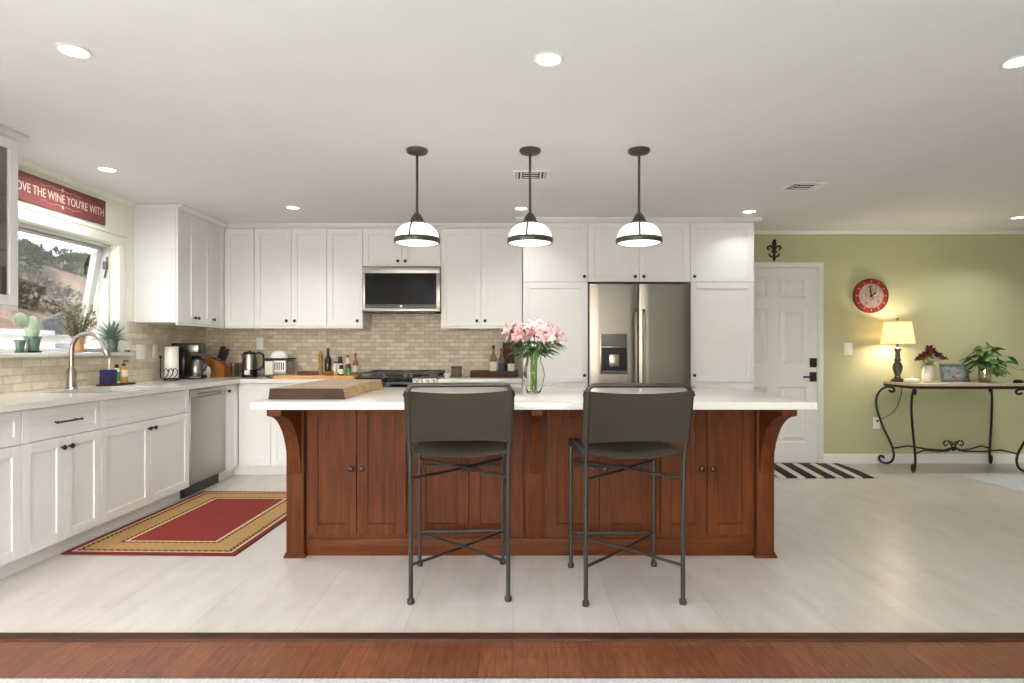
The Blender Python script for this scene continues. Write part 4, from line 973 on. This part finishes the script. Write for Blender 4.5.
ringbox(MB(), a-.222, b-.222, a-.24, b-.24, .001, .009).build('inner_line', 'rugcream', t)
MB().box(-a+.24, a-.24, -b+.24, b-.24, .001, .009).build('field', 'rugfield', t)
o = MB().box(-.455, .455, -.34, .34, .001, .012, .003).build('doormat', 'mat', loc=(2.90, 5.85, 0)); tag(o, 'black and white diagonal striped mat before the entry door', 'mat')
m = MB(); m.box(-2.9, 4.6, -4.9, 0, 0, .012, .004)  # carried on unseen behind the camera to bounce neutral light upward
o = m.build('shag_rug', 'greyrug', loc=(.2, 2.155, -.004)); tag(o, 'grey shag rug edge at the very bottom of the photo', 'rug')

m = MB(); m.box(0, 2.0, -1.6, 0, 0.0005, .008, .003)  # thin pale sheet standing in for a bright patch of floor
o = m.build('floor_covering', 'greyrug', loc=(4.19, 5.55, 0)); o.rotation_euler = (0, 0, math.radians(6)); tag(o, 'pale grey sheet standing in for the bright patch before the console table', 'rug')
# ------------------------------------------------------------------ wine sign
t = thing('wall_sign', 'maroon wooden wine sign with cream lettering above the window', 'sign', (XL+.0005, 4.24, 2.25), PI/2)
MB().box(-.45, .45, -.016, 0, -.095, .095, .003).build('board', 'maroon', t)
cu = bpy.data.curves.new('lettering', 'FONT'); cu.body = "LOVE THE WINE YOU'RE WITH"; cu.size = .078; cu.align_x = 'CENTER'; cu.align_y = 'CENTER'; cu.extrude = .0008; cu.resolution_u = 3
tmp = bpy.data.objects.new('lettering_curve', cu); COL.objects.link(tmp)
dg = bpy.context.evaluated_depsgraph_get(); me = bpy.data.meshes.new_from_object(tmp.evaluated_get(dg))
bpy.data.objects.remove(tmp); me.materials.clear(); me.materials.append(M['cream'])
xs = [v.co.x for v in me.vertices]; sc_ = .85/(max(xs)-min(xs)); ysz = [v.co.y for v in me.vertices]; sy_ = .062/(max(ysz)-min(ysz)); y0_ = (max(ysz)+min(ysz))/2
for v in me.vertices: v.co = Vector((v.co.x*sc_, -.017-v.co.z, (v.co.y-y0_)*sy_))
o = bpy.data.objects.new('lettering', me); COL.objects.link(o); o.parent = t
m = MB()
for s in (1, -1):
    for d in (1, -1):
        m.tube([(d*.012, -.0172, s*.06), (d*.05, -.0172, s*.052), (d*.1, -.0172, s*.062), (d*.17, -.0172, s*.05), (d*.2, -.0172, s*.056)], [.005, .004, .003, .0025, .001], 6, flat=.4)
    m.ball((0, -.0172, s*.06), .009, 8, sy=.3, sz=1.6)
m.build('flourish', 'cream', t)

# ------------------------------------------------------------------ window sill plants
SX_, SZ_ = XL-.03, WZ0
def pot(m, r, h, taper=.75):
    m.lathe([(0, 0), (r*taper, 0), (r*.95, h*.82), (r*1.08, h*.84), (r*1.08, h), (r*.95, h), (r*.9, h*.88), (0, h*.86)], seg=24); return m
def saucer(m, r): m.lathe([(0, 0), (r*.9, 0), (r*1.1, .012), (r*1.05, .012), (r*.85, .004), (0, .004)], seg=24); return m
t = thing('potted_cactus', 'round green cactus in a green glazed pot on the sill', 'plant', (SX_-.015, 4.055, SZ_))
saucer(MB(), .048).build('saucer', 'dark', t)
pot(MB(), .046, .105).build('pot', 'greenpot', t, loc=(0, 0, .005))
m = MB()
for (cx, cy, cz, rx, ry, rz) in ((0.0, -.005, .165, .042, .042, .085), (-.02, -.075, .215, .022, .06, .05)):
    n = 12
    m.lathe([(math.sin(PI*k/n), -rz*math.cos(PI*k/n)) for k in range(n+1)], (cx, cy, cz), 20, rx, ry)
m.tube([(0, -.02, .17), (-.01, -.06, .185)], .015, 10)
m.build('cactus_body', 'cactus', t)
m = MB(); pot(m, .035, .09, .7).build('green_pot', 'greenpot', loc=(SX_-.01, 3.91, SZ_)) if False else m.bm.free()
o = saucer(MB(), .036); pot(o, .03, .085); o = o.build('small_planter', 'greenpot', loc=(SX_-.02, 3.955, SZ_)); tag(o, 'small pale green empty pot left of the cactus', 'pot')
t = thing('potted_shrub', 'twiggy dry shrub in a terracotta pot on the window sill', 'plant', (SX_-.01, 4.475, SZ_))
saucer(MB(), .05).build('saucer', 'terra', t)
pot(MB(), .042, .115, .72).build('pot', 'terra', t, loc=(0, 0, .005))
MB().lathe([(0, .098), (.037, .1), (.0, .106)], seg=16).build('soil', 'soil', t)
m = MB(); ml = MB(); rnd = random.Random(11)
for k in range(85):
    a = rnd.uniform(0, 2*PI); R_ = rnd.uniform(.03, .19); h = rnd.uniform(.17, .38)
    e = Vector((R_*math.cos(a)*.8, R_*math.sin(a)-.02, h)); md = Vector((e.x*.45, e.y*.45, h*.62))
    m.tube([(.01*math.cos(a), .01*math.sin(a), .1), md, e], [.0022, .0016, .001], 5)
    for j in range(9):
        u = rnd.uniform(.2, 1); q = md.lerp(e, u); dd = Vector((rnd.uniform(-1, 1), rnd.uniform(-1, 1), rnd.uniform(-.2, 1)))
        ml.leaf(q, dd, rnd.uniform(.02, .034), .012, .2, .2, 2)
m.build('twigs', 'twig', t); ml.build('leaves', 'twigleaf', t, smooth='leaf')
t = thing('potted_agave', 'grey green agave in a dark green pot on the sill', 'plant', (XL+.015, 4.765, SZ_))
saucer(MB(), .044).build('saucer', 'greenpot', t)
pot(MB(), .047, .1, .7).build('pot', 'greenpot', t, loc=(0, 0, .005))
m = MB(); rnd = random.Random(5)
for k in range(64):
    a = k*2.4; el = math.radians(12+68*(1-k/46)) if False else math.radians(0+85*k/64)
    d = Vector((math.cos(a)*math.cos(el), math.sin(a)*math.cos(el), math.sin(el)))
    m.leaf(Vector((0, 0, .098))+d*.012, d, rnd.uniform(.13, .165)*(.45 if d.y > .25 and d.x < .45 else 1), .022, .12, .5, 5, peak=.3)
m.build('leaves', 'aloe', t, smooth='leaf')
for k, (y, z, r) in enumerate(((4.905, 0, .012), (4.94, 0, .014))):
    o = MB().ball((0, 0, .009), r, 10, sz=.65).build('pebble', 'mug', loc=(XL+.036, y, SZ_)); tag(o, ('small brown pebble on the sill end, the one nearer the agave', 'small brown pebble on the sill end, the one farther from the agave')[k], 'stone', 'pebbles on the sill')

# ------------------------------------------------------------------ beside the sink
o = MB().box(-.06, .06, -.15, .15, 0, .012, .004).build('soap_tray', 'darkwood', loc=(-3.085, 4.67, CT)); tag(o, 'thin dark tray under the soap bottles by the faucet', 'tray')
TZ2 = CT+.0125
o = MB(); o.box(-.04, .04, -.04, .04, 0, .006).box(-.04, -.035, -.04, .04, .006, .11).box(.035, .04, -.04, .04, .006, .11).box(-.035, .035, -.04, -.035, .006, .11).box(-.035, .035, .035, .04, .006, .11)
o = o.build('sponge_caddy', 'blue', loc=(-3.085, 4.575, TZ2)); tag(o, 'navy blue square caddy beside the soap bottles', 'caddy')
t = thing('dish_brush', 'white handled dish brush standing in the blue caddy', 'brush', (-3.085, 4.575, TZ2+.007))
m = MB(); m.tube([(0, 0, .05), (0, .01, .15), (.0, .012, .19)], [.006, .005, .008], 8).build('handle', 'plate', t); m = MB(); m.lathe([(.016, 0), (.02, .03), (.01, .05), (0, .051)], seg=12).build('bristles', 'ceramic', t)
t = thing('dish_soap_bottle', 'green labelled dish soap bottle with black cap', 'bottle', (-3.085, 4.672, TZ2))
m = MB(); m.lathe([(0, 0), (.028, 0), (.03, .01), (.03, .095), (.02, .115), (.012, .12), (0, .12)], seg=20, sx=.7).build('body', 'ceramic', t); m = MB(); m.lathe([(.0308, .02), (.0308, .09)], seg=20, sx=.7, caps=False).build('label_band', 'greenlab', t, smooth='leaf'); m = MB(); m.lathe([(.014, .12), (.014, .14), (.008, .15), (0, .15)], seg=14).build('cap', 'blackplastic', t)
t = thing('hand_soap_bottle', 'amber hand soap bottle with black pump and white label', 'bottle', (-3.085, 4.755, TZ2))
m = MB(); m.lathe([(0, 0), (.03, 0), (.032, .012), (.031, .11), (.014, .125), (.014, .135), (0, .135)], seg=20).build('body', 'orange', t); m = MB(); m.lathe([(.0325, .05), (.0322, .1)], seg=20, caps=False).build('label_band', 'label', t, smooth='leaf')
m = MB(); m.lathe([(.015, .135), (.015, .15), (.005, .152), (.005, .175), (0, .175)], seg=14); m.tube([(0, 0, .175), (.035, 0, .172)], .006, 8); m.build('pump', 'blackplastic', t)

# paper towel in an iron scroll holder
t = thing('paper_towel_holder', 'black iron paper towel holder with scrolled front', 'holder', (-3.05, 5.36, CT), math.radians(25))
m = MB(); m.lathe([(0, .012), (.075, .012), (.078, .016), (.075, .02), (0, .02)], seg=24)
for a in range(4): m.ball((.065*math.cos(a*PI/2+.7), .065*math.sin(a*PI/2+.7), .008), .008, 8)
m.build('base', 'iron', t)
m = MB(); m.tube([(-.085, -.0, .016), (-.085, 0, .2)], .005, 8); m.ball((-.085, 0, .21), .012, 10); m.build('side_post', 'iron', t)
m = MB()
for s in (-1, 0, 1):
    x0 = s*.035
    m.tube([(x0-.015, -.07, .02), (x0+.01, -.074, .05), (x0+.018, -.075, .08), (x0+.0, -.075, .11), (x0-.016, -.075, .1), (x0-.014, -.075, .08)], .004, 8)
m.tube([(-.07, -.03, .018), (-.035, -.074, .02), (.035, -.074, .02), (.07, -.03, .018)], .0045, 8)
m.build('scrolls', 'iron', t)
m = MB(); m.lathe([(.0, 0), (.056, 0), (.057, .004), (.057, .276), (.056, .28), (.02, .28), (.018, .27), (0, .27)], seg=28); o = m.build('paper_towel_roll', 'ceramic', loc=(-3.05, 5.36, CT+.0215)); tag(o, 'white roll of paper towel on the iron holder', 'paper towel')

# coffee maker facing into the room
t = thing('coffee_maker', 'black drip coffee maker with steel carafe in the corner', 'coffee maker', (-3.03, 5.62, CT), math.radians(12))
m = MB(); m.box(-.13, .13, -.09, .09, 0, .035, .008).box(-.13, -.015, -.09, .09, .035, .25, .006).box(-.13, .115, -.09, .09, .24, .335, .012); m.build('body', 'blackplastic', t)
m = MB(); m.box(.02, .1, -.093, -.088, .25, .318, .004); m.build('badge_panel', 'steel', t)
m = MB(); m.box(.116, .12, -.07, .07, .25, .32, .003); m.build('control_panel', 'grey', t)
o = thing('coffee_carafe', 'steel coffee carafe with black handle on the coffee maker', 'carafe', (-3.03, 5.62, CT+.0355), math.radians(12))
m = MB(); m.lathe([(0, 0), (.056, 0), (.06, .01), (.062, .06), (.052, .12), (.04, .145), (0, .145)], (.058, 0, 0), 26); m.build('body', 'steel', o)
m = MB(); m.lathe([(.043, .1455), (.045, .16), (.035, .178), (.012, .182), (0, .183)], (.058, 0, 0), 20); m.build('lid', 'blackplastic', o)
m = MB(); m.tube([(.098, -.01, .15), (.13, -.02, .14), (.148, -.025, .09), (.14, -.022, .05), (.118, -.015, .04)], [.01, .011, .011, .01, .008], 8); m.build('handle', 'blackplastic', o)
m = MB(); m.lathe([(0, 0), (.04, 0), (.05, .03), (.052, .07), (.044, .1), (.03, .115), (.012, .12), (.013, .13), (0, .135)], seg=24); o = m.build('sugar_bowl', 'ceramic', loc=(-3.0, 5.85, CT)); tag(o, 'small white lidded sugar bowl beside the coffee maker', 'bowl')
# knife block and its knives
kx, ky = -2.93, 5.97
t = thing('knife_block', 'angled wooden knife block between coffee maker and kettle', 'knife block', (kx, ky, CT))
m = MB(); m.prism([(-.055, 0), (.085, 0), (.085, .11), (.01, .17), (-.085, .2), (-.1, .17)], 'y', -.055, .055); m.build('block', 'block', t, smooth=0)
for k in range(6):
    r_, c_ = divmod(k, 3)
    o = thing('kitchen_knife', 'black handled knife standing in the wooden block', 'knife', (kx+.03+.035*r_-.02, ky-.034+.034*c_, CT+.19-.026*r_), 0, 'black knives in the block')
    d = Vector((.32, 0, .95)).normalized(); p = Vector((0, 0, .0))
    m = MB(); m.tube([p+d*(.0), p+d*.02, p+d*.08, p+d*.115-Vector((.0, 0, .0)), p+d*.125], [.009, .011, .012, .013, .007], 8, flat=.75); m.build('handle', 'blackplastic', o)
    m = MB(); m.box(-.008, .008, -.001, .001, -.07, .004, rot=Matrix.Rotation(.3, 3, 'Y'), about=(0, 0, 0)); m.build('blade', 'steel', o)
for k, dx in enumerate((-.035, .035)):
    t = thing('tumbler', ('smoky glass tumbler beside the knife block', 'smoky glass tumbler nearer the kettle')[k], 'glass', (-2.77+dx*.95, 6.02, CT), 0, 'glass tumblers by the kettle')
    m = MB(); m.lathe([(0, 0), (.028, 0), (.03, .006), (.032, .13), (.029, .13), (.027, .01), (0, .01)], seg=20); m.build('body', 'jarglass', t)
    m = MB(); m.lathe([(.0322, .125), (.0335, .125), (.0335, .138), (.0322, .138)], seg=20, caps=False); m.build('rim_band', 'bronze', t)
# kettle
t = thing('electric_kettle', 'glass and steel electric kettle with black loop handle', 'kettle', (-2.625, 5.98, CT))
m = MB(); m.lathe([(0, 0), (.074, 0), (.078, .008), (.076, .024), (0, .025)], seg=28); m.build('base', 'blackplastic', t)
m = MB(); m.lathe([(0, .026), (.07, .026), (.072, .04), (.07, .075), (0, .076)], seg=28); m.build('heater_ring', 'blackplastic', t)
m = MB(); m.lathe([(0, .0765), (.07, .0765), (.068, .14), (.06, .225), (0, .226)], seg=28); m.build('body', 'steel', t)
m = MB(); m.lathe([(.061, .2265), (.062, .24), (.045, .252), (.012, .255), (.012, .265), (0, .266)], seg=24); m.build('lid', 'blackplastic', t)
m = MB(); m.tube([(.055, 0, .235), (.1, 0, .245), (.135, 0, .22), (.142, 0, .16), (.13, 0, .1), (.1, 0, .075), (.065, 0, .08)], [.01, .013, .014, .013, .012, .011, .01], 10, flat=.8); m.build('handle', 'blackplastic', t)
m = MB(); m.tube([(-.05, 0, .19), (-.072, 0, .215), (-.085, 0, .225)], [.02, .014, .008], 10); m.build('spout', 'steel', t)
m = MB(); m.box(-.02, .035, -.082, -.069, .028, .072, .004); m.build('switch_plate', 'plate', t)
# bread machine
t = thing('bread_machine', 'silver boxy countertop appliance with white domed lid and vents', 'appliance', (-2.33, 5.98, CT))
m = MB(); m.box(-.115, .115, -.1, .1, .012, .175, .02, 3); m.build('body', 'steel', t)
m = MB()
for sx in (-1, 1):
    for sy in (-1, 1): m.cyl((sx*.085, sy*.07, 0), (sx*.085, sy*.07, .013), .014)
m.build('feet', 'blackplastic', t)
m = MB(); m.box(-.124, .124, -.108, .108, .175, .19, .006); m.tube([(.118, -.02, .182), (.15, -.02, .184), (.16, 0, .184), (.15, .02, .184), (.118, .02, .182)], .007, 8); m.tube([(-.118, -.03, .182), (-.14, -.03, .16), (-.14, -.03, .08)], .007, 8); m.build('rim', 'blackplastic', t)
m = MB(); m.lathe([(.085, .19), (.083, .21), (.07, .24), (.045, .26), (0, .268)], seg=28, sy=.9); m.build('lid', 'plate', t)
m = MB(); m.box(-.015, .1, -.104, -.099, .06, .165, .003); pn = m.build('vent_panel', 'plate', t)
m = MB()
for k in range(5): m.box(-.008+k*.021, .004+k*.021, -.1055, -.1035, .075, .15)
m.build('vent_slots', 'grey', pn)
m = MB(); m.box(-.1, -.025, -.104, -.099, .03, .16, .003); m.build('control_panel', 'label', t)

# maple board on the back worktop and what stands on it
t = MB().box(-2.245, -1.485, 5.6, 5.93, CT+.0005, CT+.028, .004).build('serving_board', 'lightboard'); tag(t, 'long light wooden board lying on the back worktop left of range', 'board')
BZ = CT+.0285
m = MB(); m.box(-.1, .1, -.06, .06, 0, .006).box(-.1, .1, -.06, -.052, .006, .034).box(-.1, .1, .052, .06, .006, .034).box(-.1, -.092, -.052, .052, .006, .034).box(.092, .1, -.052, .052, .006, .034); o = m.build('wooden_tray', 'book', loc=(-1.98, 5.84, BZ)); tag(o, 'low dark red tray on the light wooden board', 'tray')
t = thing('pepper_mill', 'tall turned wooden pepper mill on the light board', 'pepper mill', (-1.868, 5.83, BZ))
m = MB(); m.lathe([(0, 0), (.03, 0), (.031, .012), (.024, .03), (.027, .06), (.021, .09), (.026, .12), (.029, .14), (.026, .15), (0, .15)], seg=22); m.build('body', 'olive', t); t.scale = (1, 1, 1.12)
m = MB(); m.lathe([(.022, .1505), (.028, .165), (.024, .185), (.012, .195), (.008, .205), (0, .21)], seg=22); m.build('head', 'olive', t)
def bottle(name, label, cat, loc, r, h, body, cap, capmat, lab=None, sh=.55, neck=.38, group=None):
    t = thing(name, label, cat, loc, 0, group)
    m = MB(); m.lathe([(0, 0), (r*.94, 0), (r, .006), (r, h*sh), (r*.8, h*(sh+.08)), (r*neck, h*(sh+.2)), (r*neck, h*.93), (0, h*.93)], seg=20); m.build('body', body, t)
    m = MB(); m.lathe([(r*neck+.001, h*.89), (r*neck+.0015, h*.99), (r*neck*.8, h), (0, h)], seg=14); m.build('cap', capmat, t)
    if lab:
        m = MB(); m.lathe([(r+.0006, h*.14), (r+.0006, h*(sh-.08))], seg=20, caps=False); m.build('label_band', lab, t, smooth='leaf')
    return t
bottle('oil_bottle', 'dark olive oil bottle beside the pepper mill', 'bottle', (-1.80, 5.84, BZ), .034, .26, 'greenglass', 'blackplastic', 'blackplastic')
m = MB(); m.lathe([(0, 0), (.032, 0), (.04, .012), (.042, .04), (.038, .042), (.034, .014), (0, .01)], seg=24); o = m.build('salt_bowl', 'block', loc=(-1.745, 5.70, BZ)); tag(o, 'small wooden salt bowl on the light board before the bottles', 'bowl')
bottle('spice_jar', 'short glass spice jar with dark cap behind the salt bowl', 'jar', (-1.728, 5.84, BZ), .024, .13, 'label', 'x', 'blackplastic', None, .72, .8)
bottle('spice_jar', 'spice jar with green cap and white label on the board', 'jar', (-1.665, 5.78, BZ), .025, .18, 'greenglass', 'x', 'blackplastic', 'label', .7, .75)
bottle('sauce_bottle', 'small sauce bottle with dark red cap and white label', 'bottle', (-1.605, 5.83, BZ), .026, .19, 'label', 'x', 'redcap', 'spice', .6, .5)
bottle('spice_jar', 'low spice jar with bright green label at the board end', 'jar', (-1.57, 5.72, BZ), .024, .11, 'jarglass', 'x', 'blackplastic', 'greenlab', .7, .8)
bottle('hot_sauce_bottle', 'slim orange hot sauce bottle with red top on the board end', 'bottle', (-1.535, 5.84, BZ), .026, .215, 'spice', 'x', 'redcap', 'label', .5, .36)
bottle('spice_jar', 'brown spice bottle in the middle of the spice cluster', 'jar', (-1.632, 5.70, BZ), .022, .10, 'brownglass', 'x', 'blackplastic', 'label', .7, .8)
# right of the range
t = thing('candle_jar', 'brown jar candle on the short worktop beside the range', 'candle', (-.56, 5.95, CT)); m = MB(); m.lathe([(0, 0), (.048, 0), (.052, .006), (.053, .105), (.049, .105), (.047, .08), (0, .08)], seg=26); m.build('jar', 'mug', t); m = MB(); m.lathe([(0.0535, .09), (.055, .09), (.055, .108), (.0535, .108)], seg=26, caps=False); m.build('rim', 'bronze', t)
m = MB(); m.lathe([(0, 0), (.022, 0), (.034, .02), (.036, .04), (.032, .04), (.028, .02), (0, .01)], seg=22); o = m.build('pinch_bowl', 'ceramic', loc=(-.648, 5.9, CT)); tag(o, 'tiny white bowl between the range and brown candle', 'bowl')
t = thing('bottle_tray', 'dark wooden tray holding liquor bottles beside the pantry', 'tray', (-.185, 5.98, CT))
m = MB(); m.box(-.235, .235, -.11, .11, 0, .008).box(-.235, .235, -.11, -.1, .008, .065, .002).box(-.235, .235, .1, .11, .008, .065, .002).box(-.235, -.225, -.1, .1, .008, .065, .002).box(.225, .235, -.1, .1, .008, .065, .002); m.build('tray_box', 'darkwood', t)
BT = CT+.0085
bottle('liquor_bottle', 'clear liquor bottle with black stopper in the dark tray', 'bottle', (-.195, 5.98, BT), .036, .31, 'jarglass', 'x', 'blackplastic', 'label', .55)
bottle('liquor_bottle', 'liquor bottle with navy label and red cap in the tray', 'bottle', (-.112, 5.99, BT), .033, .28, 'jarglass', 'x', 'redcap', 'navylabel', .55)
bottle('liquor_bottle', 'green liquor bottle with cream label in the tray, nearest the pantry', 'bottle', (-.018, 5.97, BT), .034, .30, 'greenglass', 'x', 'greencap', 'label', .5)
o = MB(); o.box(-.06, .06, -.02, .02, 0, .34, .003).box(-.045, .045, -.0215, -.02, .05, .30).box(-.02, .02, -.012, .012, .34, .348, .003)
o = o.build('gift_box', 'darkwood', loc=(-.045, 6.055, BT)); tag(o, 'tall dark brown bottle box behind the liquor bottles', 'box')

# ------------------------------------------------------------------ on the island: plank board, vase with lilies
m = MB(); n = 14
def edge(t_): return -.92 + .012*math.sin(t_*9)+.01*math.sin(t_*23+1) - .0*t_
top = [(-1.332, 3.265)] + [(edge(k/n), 3.262+1.0*k/n) for k in range(n+1)] + [(-1.33, 4.255)]
A = [m.bm.verts.new((x, y, IT+.0005)) for x, y in top]; B = [m.bm.verts.new((x-.012 if 0 < i < len(top)-1 else x+.008, y, IT+.06)) for i, (x, y) in enumerate(top)]
f = m.bm.faces.new(list(reversed(A))); f2 = m.bm.faces.new(B)
L_ = len(top)
for k in range(L_):
    q = m.bm.faces.new((A[k], A[(k+1) % L_], B[(k+1) % L_], B[k]))
    q.material_index = 1 if k in (0, L_-2) else 2
o = m.build('cutting_board', ['board', 'boardend', 'boardedge'], smooth=0); tag(o, 'thick live edge wooden plank board on the left end of the island', 'cutting board')
FX, FYv = .13, 3.77
t = MB(); pr = [(0, .004), (.036, .004), (.04, .006), (.058, .06), (.066, .11), (.062, .15), (.046, .19), (.041, .21), (.05, .245), (.052, .252)]
t.lathe([(0, 0), (.042, 0)] + [(r+.004, z) for r, z in pr[2:]] + [(r, z) for r, z in reversed(pr)], seg=36)
o = t.build('glass_vase', 'vaseglass', loc=(FX, FYv, IT), smooth=50); tag(o, 'clear curved glass vase of lilies on the island', 'vase')
rnd = random.Random(21)
def lily(k):
    t = thing('lily_stem', 'pink lily stem standing in the clear glass vase', 'flower', (FX, FYv, IT+.012), 0, 'pink lilies in the glass vase')
    a = k*2.399; R_ = .03+.115*math.sqrt((k+.5)/15); h = .405-.075*(R_/.15)**2+rnd.uniform(-.02, .03)
    foot = Vector((.02*math.cos(a+.9), .02*math.sin(a+.9), .002)); neck = Vector((.02*math.cos(a), .02*math.sin(a), .20)); e = Vector((R_*math.cos(a)*1.05, R_*math.sin(a)*.8, h))
    m = MB(); m.tube([foot, foot.lerp(neck, .5), neck, neck.lerp(e, .55)+Vector((0, 0, .02)), e], .0036, 7); m.build('stem', 'stem', t)
    m = MB()
    for j in range(5):
        c = e + Vector((rnd.uniform(-.04, .04), rnd.uniform(-.04, .04), rnd.uniform(-.04, .025))); ax_ = (Vector((c.x*1.6, c.y*1.6, .05+rnd.uniform(0, .1)))+Vector((0, -.04, 0))).normalized()
        u = ax_.cross(Vector((.3, .2, 1))).normalized(); v = ax_.cross(u)
        for p in range(6):
            q = p*PI/3+j; d = (ax_*.62+(u*math.cos(q)+v*math.sin(q))*.8)
            m.i = 1 if rnd.random() < .25 else 0
            m.leaf(c, d, .043+.006*(p % 2), .02, .45, .25, 5, up=ax_)
    m.build('blossoms', ['pink', 'pinkdeep'], t, smooth='leaf')
    m = MB()
    for j in range(4):
        q = e + ax_*.03 + Vector((rnd.uniform(-.015, .015), rnd.uniform(-.015, .015), rnd.uniform(-.01, .01))); m.tube([e, q], .0012, 4); m.ball(q, .004, 6)
    m.build('stamens', 'anther', t)
    m = MB()
    for j in range(7):
        q = neck.lerp(e, rnd.uniform(.15, .75)); b_ = a+rnd.uniform(-1, 1); m.leaf(q, Vector((math.cos(b_), math.sin(b_), rnd.uniform(-.1, .45))), rnd.uniform(.09, .14), .03, .3, .25, 5)
    m.build('leaves', 'leaf2', t, smooth='leaf')
for k in range(15): lily(k)

m = MB(); m.box(-8, 14, -14, YR-.17, -.12, -.02).box(-8, XL-.17, YR-.17, 2.4, -.12, -.02)  # unseen pale ground added to bounce sunlight onto the ceiling
struct('patio_bounce_ground', m, 'concrete')
# ------------------------------------------------------------------ outside the sink window
m = MB(); nx, ny = 26, 40; rnd = random.Random(9)
from mathutils import noise
def hz(x, y):
    u = (-4.9-x)/4.2
    b_ = 1.0+1.75*max(0, min(1, u))**.9 if u > 0 else .95
    return b_ + .2*noise.noise(Vector((x*.6, y*.6, 0)))*min(1, max(0, u*3)) + .12*noise.noise(Vector((x*2, y*2, 3)))*min(1, max(0, u*4)) + .06*(y-8)*max(0, min(1, u))*.5
G = [[m.bm.verts.new((-4.7-7.3*i/nx, 2.5+20.5*j/ny, hz(-4.7-7.3*i/nx, 2.5+20.5*j/ny))) for j in range(ny+1)] for i in range(nx+1)]
for i in range(nx):
    for j in range(ny): m.bm.faces.new((G[i][j], G[i][j+1], G[i+1][j+1], G[i+1][j]))
o = m.build('garden_hillside', 'earth', smooth='leaf'); o['kind'] = 'structure'
struct('garden_ground', MB().box(-14, XL-.2, -6, 25, -.3, -.1), 'earth')
struct('garden_retaining_wall', MB().box(-4.75, -4.5, 2.5, 5.9, -.1, 1.37, .01), 'trimwhite')
def shrub(label, x, y, r, h, mt, n_=900, seed=1, lf=.085):
    t = thing('garden_shrub', label, 'shrub', (x, y, hz(x, y)-.08)); rnd = random.Random(seed); m = MB(); s = MB()
    lumps = [(rnd.uniform(-r*.6, r*.6), rnd.uniform(-r*.6, r*.6), rnd.uniform(h*.15, h*.62), rnd.uniform(.4, .6)*r) for _ in range(9)]
    for k in range(int(n_*4)):
        cx, cy, cz, q = lumps[k % 9]; v = Vector((rnd.gauss(0, 1), rnd.gauss(0, 1), rnd.gauss(0, 1))).normalized()
        p = Vector((cx, cy, cz)) + Vector((v.x*q, v.y*q, v.z*q*.7*h/max(r, h)))*rnd.uniform(.7, 1)
        p.z = max(p.z, .05)
        m.leaf(p, (v + Vector((rnd.uniform(-.6, .6), rnd.uniform(-.6, .6), rnd.uniform(-.2, .8)))), lf*rnd.uniform(.7, 1.4), lf*.5, .2, .2, 2)
    for cx, cy, cz, q in lumps: s.tube([(0, 0, 0), (cx*.5, cy*.5, cz*.5), (cx, cy, cz)], [.015, .01, .005], 6)
    s.build('branches', 'twig', t); m.build('foliage', mt, t, smooth='leaf')
shrub('dense dark green shrub on the hill crest seen at the window left', -8.4, 10.3, .62, .78, 'shrub2', 1100, 1)
shrub('green bushy shrub on the hill crest at the window middle', -8.75, 11.75, .5, .58, 'shrub2', 800, 2)
shrub('low pale dry shrub on the hill crest toward the open sash', -8.95, 12.95, .45, .34, 'dry', 500, 3)
shrub('grey brown brush clump on the slope behind the cactus', -6.6, 7.7, .48, .5, 'brush', 450, 11)
shrub('grey brown brush clump on the slope, behind the middle of the window', -7.0, 8.85, .48, .45, 'brush', 450, 12)
shrub('small olive brush clump at the hill foot behind the twiggy plant', -6.3, 8.6, .3, .34, 'shrub1', 300, 7)
m = MB(); m.box(-.03, .03, -.16, .16, 0, .6, .01, rot=Matrix.Rotation(.35, 3, 'X'), about=(0, 0, 0)); o = m.build('tilted_grey_slab', 'grey', loc=(-4.62, 6.2, .95)); tag(o, 'grey slab tilted beside the garden wall outside the window', 'slab')  # tilted grey slab placed for an unidentified grey shape
